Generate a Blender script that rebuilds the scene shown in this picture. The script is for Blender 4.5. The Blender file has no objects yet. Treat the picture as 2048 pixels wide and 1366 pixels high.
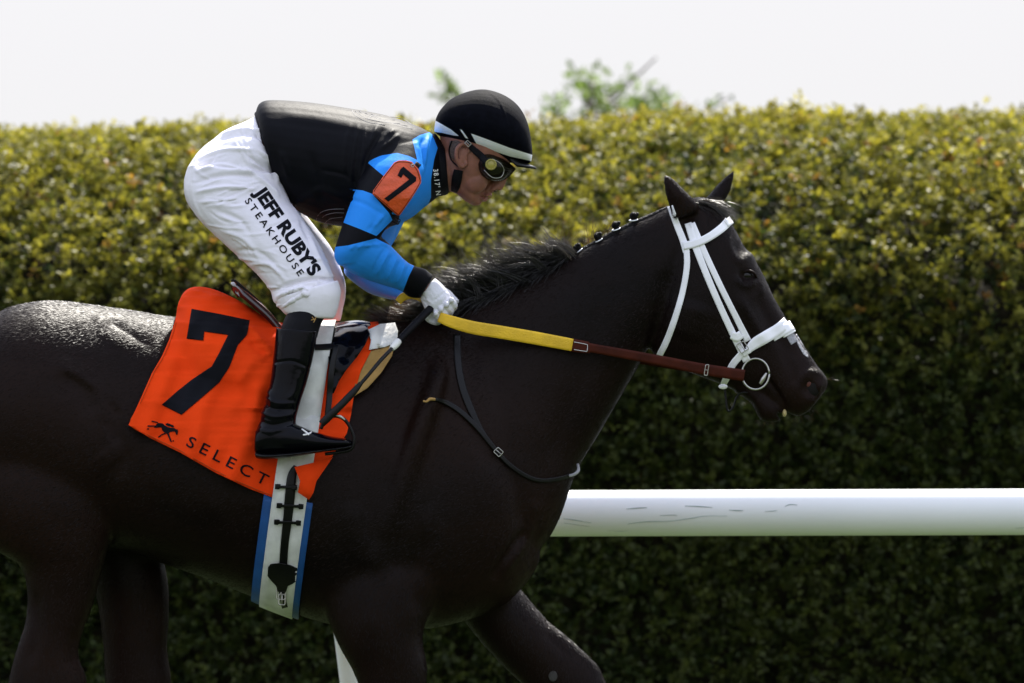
import bpy, bmesh, math, random
import numpy as np
from mathutils import noise as mnoise
from mathutils import Vector, Matrix
from mathutils.bvhtree import BVHTree
from mathutils.geometry import tessellate_polygon

random.seed(7)
rng = np.random.default_rng(7)
SC = bpy.context.scene
COL = SC.collection

# ------------------------------------------------------------------ camera, world, sun, exposure
D = 22.0            # camera to the horse's middle plane, metres
S = 770.0           # photograph pixels per metre in that plane
ZC = 1.55           # camera height
cam_d = bpy.data.cameras.new("camera")
cam = bpy.data.objects.new("camera", cam_d)
COL.objects.link(cam)
cam.location = (0, -D, ZC)
cam.rotation_euler = (math.radians(90), 0, 0)
cam_d.sensor_width = 36.0
cam_d.lens = 36.0 * D / (2048.0 / S)
cam_d.clip_start = 0.5
cam_d.clip_end = 3000.0
cam_d.dof.use_dof = True
cam_d.dof.focus_distance = D - 0.2
cam_d.dof.aperture_fstop = 4.0
SC.camera = cam

SUN_EL, SUN_AZ = math.radians(50), math.radians(15)      # azimuth measured from +Y (behind the horse) towards +X
sun_dir = Vector((math.cos(SUN_EL) * math.sin(SUN_AZ), math.cos(SUN_EL) * math.cos(SUN_AZ), math.sin(SUN_EL)))
w = bpy.data.worlds.new("World")
SC.world = w
w.use_nodes = True
wn, wl = w.node_tree.nodes, w.node_tree.links
wn.clear()
w_out = wn.new("ShaderNodeOutputWorld")
w_bg = wn.new("ShaderNodeBackground")
w_sky = wn.new("ShaderNodeTexSky")
w_sky.sky_type = 'NISHITA'
w_sky.sun_disc = False
w_sky.sun_elevation = SUN_EL
w_sky.sun_rotation = SUN_AZ
w_sky.air_density = 1.0
w_sky.dust_density = 2.0
w_tc = wn.new("ShaderNodeTexCoord")
w_ns = wn.new("ShaderNodeTexNoise")
w_ns.inputs["Scale"].default_value = 2.2
w_ns.inputs["Detail"].default_value = 5
w_rp = wn.new("ShaderNodeValToRGB")
w_rp.color_ramp.elements[0].position = 0.30
w_rp.color_ramp.elements[1].position = 0.62
w_mix = wn.new("ShaderNodeMixRGB")
# thin cloud sheet with the luminance of an overcast sky: darker at the horizon, brighter overhead, the same all round
w_cie = wn.new("ShaderNodeMapRange")
w_cie.inputs[1].default_value = 0.0; w_cie.inputs[2].default_value = 1.0
w_cie.inputs[3].default_value = 0.0; w_cie.inputs[4].default_value = 1.0
w_cl = wn.new("ShaderNodeMixRGB")
w_cl.inputs[1].default_value = (2.97, 2.93, 2.95, 1)
w_cl.inputs[2].default_value = (6.9, 7.3, 8.8, 1)
w_mp = wn.new("ShaderNodeMapping")
w_mp.inputs["Scale"].default_value = (1, 1, 2.0)
wl.new(w_tc.outputs["Generated"], w_mp.inputs[0])
wl.new(w_mp.outputs[0], w_ns.inputs["Vector"])
wl.new(w_ns.outputs["Fac"], w_rp.inputs[0])
w_sep = wn.new("ShaderNodeSeparateXYZ")
wl.new(w_tc.outputs["Generated"], w_sep.inputs[0])
w_low = wn.new("ShaderNodeMapRange")                        # the sheet thickens towards the horizon, all round
w_low.inputs[1].default_value = 0.10
w_low.inputs[2].default_value = 0.9
w_low.inputs[3].default_value = 1.0
w_low.inputs[4].default_value = 0.45
wl.new(w_sep.outputs[2], w_low.inputs[0])
w_mx = wn.new("ShaderNodeMath"); w_mx.operation = 'MAXIMUM'
wl.new(w_low.outputs[0], w_mx.inputs[0]); 
w_ml = wn.new("ShaderNodeMath"); w_ml.operation = 'MULTIPLY'; w_ml.inputs[1].default_value = 0.6
wl.new(w_rp.outputs[0], w_ml.inputs[0]); wl.new(w_ml.outputs[0], w_mx.inputs[1])
wl.new(w_sep.outputs[2], w_cie.inputs[0]); wl.new(w_cie.outputs[0], w_cl.inputs[0])
wl.new(w_cl.outputs[0], w_mix.inputs[2])
wl.new(w_mx.outputs[0], w_mix.inputs[0])
wl.new(w_sky.outputs[0], w_mix.inputs[1])
wl.new(w_mix.outputs[0], w_bg.inputs[0])
w_bg.inputs[1].default_value = 0.125
wl.new(w_bg.outputs[0], w_out.inputs[0])

sun_d = bpy.data.lights.new("sun", 'SUN')
sun_d.energy = 4.6
sun_d.angle = math.radians(0.5)
sun_d.color = (1.0, 0.95, 0.86)
sun = bpy.data.objects.new("sun", sun_d)
COL.objects.link(sun)
sun.rotation_euler = sun_dir.to_track_quat('Z', 'Y').to_euler()
sun.location = (5, 10, 12)

SC.view_settings.view_transform = 'Standard'
SC.view_settings.look = 'None'
SC.view_settings.gamma = 1.0
SC.view_settings.use_curve_mapping = False
SC.view_settings.exposure = 1.24

# ------------------------------------------------------------------ helpers
CAMV = Vector((0, -D, ZC))
def P(px, py, Y=0.0):
    k = (D + Y) / D
    return Vector(((px - 1024) / S * k, Y, ZC - (py - 683) / S * k))

def to_px(co):
    k = (D + co[:, 1]) / D
    return np.stack([1024 + co[:, 0] * S / k, 683 - (co[:, 2] - ZC) * S / k], 1)

def crom(vals, per):
    """Catmull-Rom through rows of vals, 'per' samples a span."""
    v = np.asarray(vals, float)
    n = len(v)
    out = []
    for i in range(n - 1):
        p0, p1, p2, p3 = v[max(i - 1, 0)], v[i], v[i + 1], v[min(i + 2, n - 1)]
        for j in range(per):
            t = j / per
            out.append(0.5 * ((2 * p1) + (-p0 + p2) * t + (2 * p0 - 5 * p1 + 4 * p2 - p3) * t * t + (-p0 + 3 * p1 - 3 * p2 + p3) * t ** 3))
    out.append(v[-1])
    return np.array(out)

def loft(st, n=28, per=4, p=1.0):
    """st rows: tx,ty,bx,by,halfwidth,Yc[,egg]. Closed tube whose side view has those two outlines."""
    rows = [list(r) + [0.0] * (7 - len(r)) for r in st]
    rows = crom(rows, per)
    vs, fs = [], []
    for r in rows:
        t, b = P(r[0], r[1], r[5]), P(r[2], r[3], r[5])
        c, a = (t + b) / 2, (t - b) / 2
        for k in range(n):
            th = 2 * math.pi * k / n
            ca, sa = math.cos(th), math.sin(th)
            y = max(r[4], 0.002) * math.copysign(abs(sa) ** p, sa) * (1 + r[6] * ca)
            v = c + a * ca
            vs.append((v.x, v.y + y, v.z))
    m = len(rows)
    for i in range(m - 1):
        for k in range(n):
            k2 = (k + 1) % n
            fs.append((i * n + k, i * n + k2, (i + 1) * n + k2, (i + 1) * n + k))
    fs.append(tuple(range(n))[::-1])
    fs.append(tuple((m - 1) * n + k for k in range(n)))
    return vs, fs

def tube(pts, rad, n=10, per=4, flat=1.0):
    """round tube through 3-D points."""
    rows = crom([list(p) + [r] for p, r in zip(pts, rad)], per)
    vs, fs = [], []
    up = Vector((0.13, 0.31, 0.94))
    m = len(rows)
    for i in range(m):
        a, b = Vector(rows[max(i - 1, 0)][:3]), Vector(rows[min(i + 1, m - 1)][:3])
        d = (b - a).normalized()
        s = d.cross(up)
        if s.length < 1e-4: s = d.cross(Vector((1, 0, 0)))
        s.normalize(); u = s.cross(d)
        up = u
        for k in range(n):
            th = 2 * math.pi * k / n
            v = Vector(rows[i][:3]) + (s * math.cos(th) + u * math.sin(th) * flat) * rows[i][3]
            vs.append(tuple(v))
    for i in range(m - 1):
        for k in range(n):
            k2 = (k + 1) % n
            fs.append((i * n + k, i * n + k2, (i + 1) * n + k2, (i + 1) * n + k))
    fs.append(tuple(range(n))[::-1])
    fs.append(tuple((m - 1) * n + k for k in range(n)))
    return vs, fs

def ball(c, r, seg=16):
    r = r if hasattr(r, '__len__') else (r, r, r)
    bm = bmesh.new()
    bmesh.ops.create_uvsphere(bm, u_segments=seg, v_segments=seg // 2 + 2, radius=1)
    vs = [(c[0] + v.co.x * r[0], c[1] + v.co.y * r[1], c[2] + v.co.z * r[2]) for v in bm.verts]
    fs = [tuple(v.index for v in f.verts) for f in bm.faces]
    bm.free()
    return vs, fs

def join(parts):
    V, F = [], []
    for vs, fs in parts:
        o = len(V)
        V += list(vs)
        F += [tuple(i + o for i in f) for f in fs]
    return V, F

def mesh_of(vf, smooth=True, recalc=True, name="mesh"):
    me = bpy.data.meshes.new(name)
    me.from_pydata([tuple(v) for v in vf[0]], [], vf[1])
    if recalc:
        bm = bmesh.new(); bm.from_mesh(me)
        bmesh.ops.recalc_face_normals(bm, faces=bm.faces)
        bm.to_mesh(me); bm.free()
    if smooth and len(me.polygons):
        me.polygons.foreach_set("use_smooth", [True] * len(me.polygons))
    me.update()
    return me

def evaluated(me, mods):
    o = bpy.data.objects.new("work", me)
    COL.objects.link(o)
    for typ, kw in mods:
        m = o.modifiers.new(typ, typ)
        for k, v in kw.items(): setattr(m, k, v)
    dg = bpy.context.evaluated_depsgraph_get()
    dg.update()
    r = bpy.data.meshes.new_from_object(o.evaluated_get(dg))
    bpy.data.objects.remove(o)
    return r

def fuse(parts, voxel=0.005, it=6, fac=0.5):
    """union of closed shells as one continuous smooth surface."""
    me = None
    big = [mesh_of(p) for p in parts]
    bm = bmesh.new()
    for b in big: bm.from_mesh(b)
    me = bpy.data.meshes.new("union"); bm.to_mesh(me); bm.free()
    r = evaluated(me, [('REMESH', dict(mode='VOXEL', voxel_size=voxel, adaptivity=0.0)), ('SMOOTH', dict(factor=fac, iterations=it))])
    r.polygons.foreach_set("use_smooth", [True] * len(r.polygons))
    return r

def get_co(me):
    a = np.empty(len(me.vertices) * 3, np.float32); me.vertices.foreach_get("co", a); return a.reshape(-1, 3).astype(float)
def get_no(me):
    a = np.empty(len(me.vertices) * 3, np.float32); me.vertex_normals.foreach_get("vector", a); return a.reshape(-1, 3).astype(float)
def set_co(me, co):
    me.vertices.foreach_set("co", np.asarray(co, np.float32).ravel()); me.update()

def seg_dist(q, poly):
    """distance of points q to an open polyline, and 0..1 along it."""
    poly = np.asarray(poly, float)
    best = np.full(len(q), 1e9); along = np.zeros(len(q))
    n = len(poly) - 1
    for i in range(n):
        a, b = poly[i], poly[i + 1]
        d = b - a
        t = np.clip(((q - a) @ d) / max(d @ d, 1e-9), 0, 1)
        r = np.linalg.norm(q - (a + t[:, None] * d), axis=1)
        m = r < best
        best[m] = r[m]; along[m] = (i + t[m]) / n
    return best, along

def sculpt(me, feats, ymax=None, ymin=None):
    """feats: (polyline px, width px, height m). Raised (or cut, if negative) soft ridges; fades at the ends."""
    co, no = get_co(me), get_no(me)
    q = to_px(co)
    h = np.zeros(len(co))
    for f in feats:
        poly, wd, amp = f[:3]
        pl = np.asarray(poly, float)
        lo, hi = pl.min(0) - 3.2 * wd, pl.max(0) + 3.2 * wd
        m = (q[:, 0] > lo[0]) & (q[:, 0] < hi[0]) & (q[:, 1] > lo[1]) & (q[:, 1] < hi[1])
        if ymax is not None: m &= co[:, 1] < ymax
        if ymin is not None: m &= co[:, 1] > ymin
        if not m.any(): continue
        if len(poly) == 1:
            d = np.linalg.norm(q[m] - pl[0], axis=1); e = 1
        else:
            pl2 = crom(pl, 5) if len(poly) > 2 else pl
            d, al = seg_dist(q[m], pl2); e = np.clip(np.minimum(al, 1 - al) * 4 + 0.15, 0, 1)
        h[m] += amp * np.exp(-(d / wd) ** 2) * e
    set_co(me, co + no * h[:, None])

def relax(me, it, weight=None):
    co = get_co(me); n = len(co)
    e = np.empty(len(me.edges) * 2, np.int32); me.edges.foreach_get("vertices", e); e = e.reshape(-1, 2)
    deg = np.bincount(e.ravel(), minlength=n)[:, None].astype(float)
    wt = np.full((n, 1), 0.5) if weight is None else weight(co)[:, None]
    for _ in range(it):
        acc = np.stack([np.bincount(e[:, 0], co[e[:, 1], k], n) + np.bincount(e[:, 1], co[e[:, 0], k], n) for k in range(3)], 1)
        co = co + wt * (acc / np.maximum(deg, 1) - co)
    set_co(me, co)

def inside_sd(q, poly):
    """signed distance in px to a closed polygon (+ inside)."""
    poly = np.asarray(poly, float)
    d, _ = seg_dist(q, np.vstack([poly, poly[:1]]))
    ins = np.zeros(len(q), bool)
    n = len(poly)
    for i in range(n):
        a, b = poly[i], poly[(i + 1) % n]
        c = (a[1] > q[:, 1]) != (b[1] > q[:, 1])
        with np.errstate(divide='ignore', invalid='ignore'):
            xi = (b[0] - a[0]) * (q[:, 1] - a[1]) / (b[1] - a[1]) + a[0]
        ins ^= c & (q[:, 0] < xi)
    return np.where(ins, d, -d)

def attr(me, name, vals):
    a = me.attributes.new(name, 'FLOAT', 'POINT')
    a.data.foreach_set("value", np.asarray(vals, np.float32))

def bvh_of(*mes):
    V, F = [], []
    for me in mes:
        o = len(V)
        V += [v.co.copy() for v in me.vertices]
        F += [tuple(i + o for i in p.vertices) for p in me.polygons]
    return BVHTree.FromPolygons(V, F)

def cast(px, py, bvh, far=False):
    tgt = P(px, py, 0)
    d = (tgt - CAMV).normalized()
    if far:                                            # the far flank, seen from behind
        o = tgt + Vector((0, 3, 0)); h = bvh.ray_cast(o, Vector((0, -1, 0)))
    else:
        h = bvh.ray_cast(CAMV, d)
    if h[0] is None:
        h = bvh.find_nearest(tgt)
        return Vector((tgt.x, h[0].y, tgt.z)), False
    return h[0], True

# ---- objects
def put(name, me, mat=None, parent=None, label=None, cat=None, group=None, kind=None):
    if not isinstance(me, bpy.types.Mesh): me = mesh_of(me)
    me.name = name
    o = bpy.data.objects.new(name, me)
    COL.objects.link(o)
    co = get_co(me)
    c = (co.max(0) + co.min(0)) / 2
    if parent is None: c[2] = co[:, 2].min()
    set_co(me, co - c)
    base = Vector((0, 0, 0))
    p = parent
    while p is not None: base += p.location; p = p.parent
    o.parent = parent
    o.location = Vector(c) - base
    if mat is not None:
        for m in (mat if isinstance(mat, (list, tuple)) else [mat]): me.materials.append(m)
    if label: o["label"] = label
    if cat: o["category"] = cat
    if group: o["group"] = group
    if kind: o["kind"] = kind
    return o

def thing(name, loc, label, cat, group=None):
    o = bpy.data.objects.new(name, None)
    o.empty_display_size = 0.1
    COL.objects.link(o)
    o.location = loc
    o["label"] = label; o["category"] = cat
    if group: o["group"] = group
    return o

def shell(front, faces, thick, bnd_dir=None):
    """front sheet plus a back sheet 'thick' metres behind, closed along the rim."""
    n = len(front)
    back = [Vector(v) + Vector((0, thick, 0)) for v in front] if bnd_dir is None else [Vector(v) + d * thick for v, d in zip(front, bnd_dir)]
    F = [tuple(f) for f in faces] + [tuple(i + n for i in reversed(f)) for f in faces]
    cnt = {}
    for f in faces:
        for i in range(len(f)):
            a, b = f[i], f[(i + 1) % len(f)]
            cnt[(a, b)] = cnt.get((a, b), 0) + 1
    for (a, b) in cnt:
        if (b, a) not in cnt: F.append((b, a, a + n, b + n))
    return [tuple(v) for v in front] + [tuple(v) for v in back], F

def gridded(loops, cell):
    """polygons (lists of 2-D points) filled and cut by a grid, so that they can follow a curved surface."""
    bm = bmesh.new()
    for lp in loops:
        vs = [bm.verts.new((x, y, 0)) for x, y in lp]
        for tri in tessellate_polygon([[Vector((x, y, 0)) for x, y in lp]]):
            bm.faces.new([vs[i] for i in tri])
    bmesh.ops.recalc_face_normals(bm, faces=bm.faces[:])
    return cut_grid(bm, cell)

def cut_grid(bm, cell):
    xs = [v.co.x for v in bm.verts]; ys = [v.co.y for v in bm.verts]
    x = math.floor(min(xs) / cell) * cell + cell
    while x < max(xs):
        bmesh.ops.bisect_plane(bm, geom=bm.verts[:] + bm.edges[:] + bm.faces[:], plane_co=(x, 0, 0), plane_no=(1, 0, 0), dist=1e-4); x += cell
    y = math.floor(min(ys) / cell) * cell + cell
    while y < max(ys):
        bmesh.ops.bisect_plane(bm, geom=bm.verts[:] + bm.edges[:] + bm.faces[:], plane_co=(0, y, 0), plane_no=(0, 1, 0), dist=1e-4); y += cell
    bmesh.ops.remove_doubles(bm, verts=bm.verts[:], dist=1e-3)
    bm.verts.index_update()
    v2 = [(v.co.x, v.co.y) for v in bm.verts]
    fs = [tuple(v.index for v in f.verts) for f in bm.faces]
    bm.free()
    return v2, fs

def patch(loops, bvh, off, thick=0.003, cell=12, fold=None, far=False, smooth_y=0):
    v2, fs = gridded(loops, cell)
    return lay(v2, fs, bvh, off, thick, fold, far, smooth_y)

def lay(v2, fs, bvh, off, thick, fold=None, far=False, smooth_y=0):
    pts = [cast(x, y, bvh, far)[0] for x, y in v2]
    Y = np.array([p.y for p in pts])
    if smooth_y:
        nb = [set() for _ in pts]
        for f in fs:
            for i in range(len(f)):
                nb[f[i]].add(f[i - 1]); nb[f[i - 1]].add(f[i])
        for _ in range(smooth_y):
            Y = np.array([0.4 * Y[i] + 0.6 * np.mean([Y[j] for j in nb[i]]) if nb[i] else Y[i] for i in range(len(Y))])
    sg = 1 if far else -1
    out = []
    for (x, y), yy in zip(v2, Y):
        yv = yy + sg * off + (sg * fold(x, y) if fold else 0)
        if far:
            q = P(x, y, 0); out.append(Vector((q.x, yv, q.z)))
        else:
            out.append(P(x, y, yv))
    return shell(out, fs, -sg * thick)

def ribbon(path, bvh=None, off=0.003, thick=0.004, per=6, across=4, Y=None, crown=0.0, far=False):
    """strap along (px, py, halfwidth px[, Y]); lies on bvh or at the given Y."""
    rows = crom([list(r) + ([0] if len(r) < 4 else []) for r in path], per)
    v2, fs, ys = [], [], []
    m = len(rows)
    for i, r in enumerate(rows):
        a, b = rows[max(i - 1, 0)][:2], rows[min(i + 1, m - 1)][:2]
        d = (b - a) / max(np.linalg.norm(b - a), 1e-6)
        nrm = np.array([-d[1], d[0]])
        for k in range(across + 1):
            s = -1 + 2 * k / across
            v2.append(tuple(r[:2] + nrm * r[2] * s)); ys.append(r[3] - crown * (1 - s * s))
    for i in range(m - 1):
        for k in range(across):
            a = i * (across + 1) + k
            fs.append((a, a + 1, a + across + 2, a + across + 1))
    if bvh is None:
        return shell([P(x, y, yy) for (x, y), yy in zip(v2, ys)], fs, thick)
    return lay(v2, fs, bvh, off, thick, None, far, 2)

def band(bvh, c, f, half, phis, off, thick, bow=0.0, across=4, inner=None):
    """strap round a body: plane spanned by image direction f (px) through c (px) and by depth."""
    c3 = P(c[0], c[1], 0); f3 = (P(c[0] + f[0], c[1] + f[1], 0) - c3).normalized()
    s3 = f3.cross(Vector((0, 1, 0))).normalized()
    ys = Vector((0, -1, 0))
    pts, dirs, fs = [], [], []
    n = len(phis)
    for ph in phis:
        d = f3 * math.cos(ph) + ys * math.sin(ph)
        for k in range(across + 1):
            s = (-1 + 2 * k / across) * half / S
            o = c3 + s3 * (s + bow * (1 - math.cos(ph)))
            h = bvh.ray_cast(o + d * 0.9, -d, 0.9)
            q = h[0] if h[0] is not None else o + d * 0.08
            pts.append(q + d * (off(ph) if callable(off) else off)); dirs.append(-d)
    for i in range(n - 1):
        for k in range(across):
            a = i * (across + 1) + k
            fs.append((a, a + 1, a + across + 2, a + across + 1))
    return shell(pts, fs, thick, dirs)

def lettering(txt, org, ex, size, bvh, off, bold=0.0, space=1.0, length=None, cell=5, upscale=1.0, shear=0.0):
    """print: text mesh cut by a grid, laid on the surface. org = baseline start px, ex = reading direction, size = capital height px."""
    cu = bpy.data.curves.new("text", 'FONT')
    cu.body = txt; cu.size = 1.0; cu.offset = bold; cu.space_character = space; cu.resolution_u = 4; cu.shear = shear
    o = bpy.data.objects.new("text", cu); COL.objects.link(o)
    dg = bpy.context.evaluated_depsgraph_get(); dg.update()
    me = bpy.data.meshes.new_from_object(o.evaluated_get(dg))
    bpy.data.objects.remove(o)
    bm = bmesh.new(); bm.from_mesh(me)
    xs = [v.co.x for v in bm.verts]; x0, x1 = min(xs), max(xs)
    cap = 0.69
    sy = size / cap
    sx = (length / (x1 - x0)) if length else sy
    for v in bm.verts: v.co = ((v.co.x - x0) * sx, v.co.y * sy * upscale, 0)
    v2, fs = cut_grid(bm, cell)
    e = np.array(ex, float); e /= np.linalg.norm(e)
    u = np.array([e[1], -e[0]])
    q = [tuple(np.array(org) + e * a + u * b) for a, b in v2]
    return lay(q, fs, bvh, off, 0.0006)

# ---- materials
def nd(t, typ, **kw):
    n = t.nodes.new(typ)
    for k, v in kw.items(): setattr(n, k, v)
    return n

def mat(name, col, rough=0.5, spec=0.5, metal=0.0, var=0.12, vscale=14.0, bump=0.0, bscale=120.0, stretch=(1, 1, 1), sheen=0.0, coat=0.0,
        rvar=0.0, col2=None, trans=0.0, trans_col=None, weave=0.0, wscale=900):
    m = bpy.data.materials.new(name); m.use_nodes = True
    t = m.node_tree; b = t.nodes["Principled BSDF"]; L = t.links
    b.inputs["Metallic"].default_value = metal
    b.inputs["Roughness"].default_value = rough
    b.inputs["Specular IOR Level"].default_value = spec
    b.inputs["Sheen Weight"].default_value = sheen
    b.inputs["Coat Weight"].default_value = coat
    b.inputs["Coat Roughness"].default_value = 0.12
    tc = nd(t, "ShaderNodeTexCoord"); mp = nd(t, "ShaderNodeMapping")
    mp.inputs["Scale"].default_value = stretch
    L.new(tc.outputs["Object"], mp.inputs[0])
    n1 = nd(t, "ShaderNodeTexNoise"); n1.inputs["Scale"].default_value = vscale; n1.inputs["Detail"].default_value = 6
    L.new(mp.outputs[0], n1.inputs["Vector"])
    mx = nd(t, "ShaderNodeMixRGB")
    c2 = col2 if col2 else tuple(c * (1 - 2 * var) for c in col)
    mx.inputs[1].default_value = (*c2, 1); mx.inputs[2].default_value = (*(tuple(min(1, c * (1 + var)) for c in col) if not col2 else col), 1)
    rp = nd(t, "ShaderNodeMapRange"); rp.inputs[1].default_value = 0.3; rp.inputs[2].default_value = 0.7
    L.new(n1.outputs["Fac"], rp.inputs[0]); L.new(rp.outputs[0], mx.inputs[0])
    L.new(mx.outputs[0], b.inputs["Base Color"])
    if rvar:
        rr = nd(t, "ShaderNodeMapRange"); rr.inputs[1].default_value = 0.3; rr.inputs[2].default_value = 0.7
        rr.inputs[3].default_value = max(0.03, rough - rvar); rr.inputs[4].default_value = rough + rvar
        L.new(n1.outputs["Fac"], rr.inputs[0]); L.new(rr.outputs[0], b.inputs["Roughness"])
    last = None
    if bump:
        n2 = nd(t, "ShaderNodeTexNoise"); n2.inputs["Scale"].default_value = bscale; n2.inputs["Detail"].default_value = 4
        L.new(mp.outputs[0], n2.inputs["Vector"])
        bp = nd(t, "ShaderNodeBump"); bp.inputs["Strength"].default_value = bump; bp.inputs["Distance"].default_value = 0.01
        L.new(n2.outputs["Fac"], bp.inputs["Height"])
        last = bp
    if weave:
        n3 = nd(t, "ShaderNodeTexNoise"); n3.inputs["Scale"].default_value = wscale
        L.new(tc.outputs["Object"], n3.inputs["Vector"])
        bp2 = nd(t, "ShaderNodeBump"); bp2.inputs["Strength"].default_value = weave; bp2.inputs["Distance"].default_value = 0.002
        L.new(n3.outputs["Fac"], bp2.inputs["Height"])
        if last: L.new(last.outputs[0], bp2.inputs["Normal"])
        last = bp2
    if last: L.new(last.outputs[0], b.inputs["Normal"])
    if trans_col:
        tr = nd(t, "ShaderNodeBsdfTranslucent"); ms = nd(t, "ShaderNodeMixShader"); ms.inputs[0].default_value = 0.14
        tr.inputs[0].default_value = (*trans_col, 1)
        L.new(b.outputs[0], ms.inputs[1]); L.new(tr.outputs[0], ms.inputs[2])
        L.new(ms.outputs[0], t.nodes["Material Output"].inputs[0])
    if trans:
        tr = nd(t, "ShaderNodeBsdfTranslucent"); ms = nd(t, "ShaderNodeMixShader"); ms.inputs[0].default_value = trans
        L.new(mx.outputs[0], tr.inputs[0])
        L.new(b.outputs[0], ms.inputs[1]); L.new(tr.outputs[0], ms.inputs[2])
        L.new(ms.outputs[0], t.nodes["Material Output"].inputs[0])
    return m

def two_tone(m, name, col):
    """adds a second dye wherever the float attribute 'name' is above zero."""
    t = m.node_tree; b = t.nodes["Principled BSDF"]; L = t.links
    src = b.inputs["Base Color"].links[0].from_socket
    at = nd(t, "ShaderNodeAttribute", attribute_name=name)
    mr = nd(t, "ShaderNodeMapRange"); mr.inputs[1].default_value = -0.4; mr.inputs[2].default_value = 0.4
    L.new(at.outputs["Fac"], mr.inputs[0])
    mx = nd(t, "ShaderNodeMixRGB"); mx.inputs[2].default_value = (*col, 1)
    L.new(mr.outputs[0], mx.inputs[0]); L.new(src, mx.inputs[1]); L.new(mx.outputs[0], b.inputs["Base Color"])

M = {}
M['coat'] = mat("dark bay coat", (0.0150, 0.0064, 0.0040), 0.40, 0.075, var=0.25, vscale=2.6, bump=0.10, bscale=430, stretch=(0.4, 1, 1), rvar=0.05, col2=(0.0026, 0.0020, 0.0022), sheen=0.0)
M['coat_hair'] = mat("short coat hair", (0.0125, 0.0056, 0.0037), 0.38, 0.095, var=0.3, vscale=2.6, col2=(0.0030, 0.0024, 0.0026))
M['nostril_shade'] = mat("nostril inner shade", (0.004, 0.003, 0.003), 0.5, 0.15)  # near-black colour standing in for the shade inside nostrils
M['hair'] = mat("black mane hair", (0.005, 0.0045, 0.0045), 0.33, 0.6, var=0.3, vscale=30, trans_col=(0.16, 0.145, 0.13))
M['braid'] = mat("tight braided hair", (0.005, 0.0045, 0.0045), 0.6, 0.12, var=0.3, vscale=60, bump=0.8, bscale=90)
M['chestnut'] = mat("grey horn patch", (0.05, 0.047, 0.045), 0.8, 0.1)
M['hair_brown'] = mat("brown tinted mane hair", (0.014, 0.008, 0.006), 0.4, 0.4, var=0.3, vscale=30, trans_col=(0.20, 0.11, 0.07))
M['eye'] = mat("dark wet eye", (0.004, 0.003, 0.002), 0.10, 0.25, coat=0.1)
M['nostril'] = mat("red nostril lining", (0.09, 0.02, 0.018), 0.45, 0.5)
M['tooth'] = mat("yellowish tooth", (0.45, 0.36, 0.16), 0.4)
M['tape'] = mat("grey nasal strip", (0.28, 0.28, 0.30), 0.5, bump=0.3, bscale=200)
M['white_strap'] = mat("white bridle plastic", (0.84, 0.84, 0.87), 0.38, 0.5, var=0.03, vscale=30, bump=0.05, bscale=150)
M['white_web'] = mat("white girth webbing", (0.62, 0.63, 0.60), 0.6, 0.3, var=0.12, vscale=22, weave=0.5, wscale=700)
M['steel'] = mat("steel", (0.42, 0.41, 0.38), 0.34, 0.5, metal=1.0, var=0.1)
M['rubber_yellow'] = mat("yellow rubber rein grip", (0.74, 0.46, 0.018), 0.55, 0.4, var=0.12, vscale=18, bump=0.25, bscale=260)
M['leather_brown'] = mat("red brown leather", (0.050, 0.009, 0.004), 0.5, 0.10, var=0.2, vscale=30, bump=0.1, bscale=300)
M['leather_black'] = mat("black leather", (0.003, 0.003, 0.0035), 0.35, 0.2, var=0.2, vscale=30, bump=0.1, bscale=240)
M['patent'] = mat("glossy black boot leather", (0.002, 0.002, 0.004), 0.13, 0.09, var=0.2, vscale=20, bump=0.12, bscale=26, coat=0.04)
M['seat'] = mat("maroon black saddle leather", (0.018, 0.006, 0.008), 0.2, 0.5, coat=0.6)
M['orange'] = mat("orange saddle cloth", (0.78, 0.052, 0.005), 0.8, 0.06, var=0.06, vscale=9, bump=0.35, bscale=13, weave=0.4)
M['black_print'] = mat("black print", (0.0035, 0.004, 0.007), 0.7, 0.10, weave=0.3)
M['blue_sleeve'] = mat("blue girth sleeve", (0.010, 0.070, 0.24), 0.5, 0.25)
M['tan'] = mat("tan chamois pad", (0.36, 0.22, 0.075), 0.85, 0.15, bump=0.3, bscale=120)
M['pad_white'] = mat("white saddle pad", (0.72, 0.72, 0.70), 0.7, 0.2, bump=0.3, bscale=60)
BLUE = (0.020, 0.235, 0.76)
M['jersey'] = mat("black satin jersey", (0.0020, 0.0022, 0.0042), 0.55, 0.09, var=0.1, vscale=20, bump=0.16, bscale=26, weave=0.15)
two_tone(M['jersey'], 'blue', BLUE)
two_tone(M['jersey'], 'grey', (0.055, 0.055, 0.062))
M['blue_cloth'] = mat("blue satin", BLUE, 0.42, 0.45, var=0.04, vscale=20, bump=0.12, bscale=30)
M['black_cloth'] = mat("black cloth", (0.003, 0.003, 0.005), 0.6, 0.12, var=0.15, vscale=30, bump=0.2, bscale=50, weave=0.3)
M['breeches'] = mat("white nylon breeches", (0.755, 0.735, 0.785), 0.45, 0.35, var=0.02, vscale=12, bump=0.45, bscale=11, stretch=(1, 1, 1.9), trans=0.06)
M['white_print'] = mat("white print", (0.7, 0.7, 0.7), 0.6, 0.3, var=0.02)
M['grey_print'] = mat("pale grey outline print", (0.16, 0.16, 0.17), 0.6, 0.3, var=0.02)
M['glove'] = mat("pale glove leather", (0.70, 0.70, 0.76), 0.5, 0.35, var=0.05, bump=0.35, bscale=60)
M['skin'] = mat("tanned skin", (0.24, 0.100, 0.068), 0.48, 0.28, var=0.12, vscale=45, bump=0.12, bscale=240)
M['skin'].node_tree.nodes["Principled BSDF"].inputs["Subsurface Weight"].default_value = 0.12
M['skin'].node_tree.nodes["Principled BSDF"].inputs["Subsurface Radius"].default_value = (0.008, 0.003, 0.0015)
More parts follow.
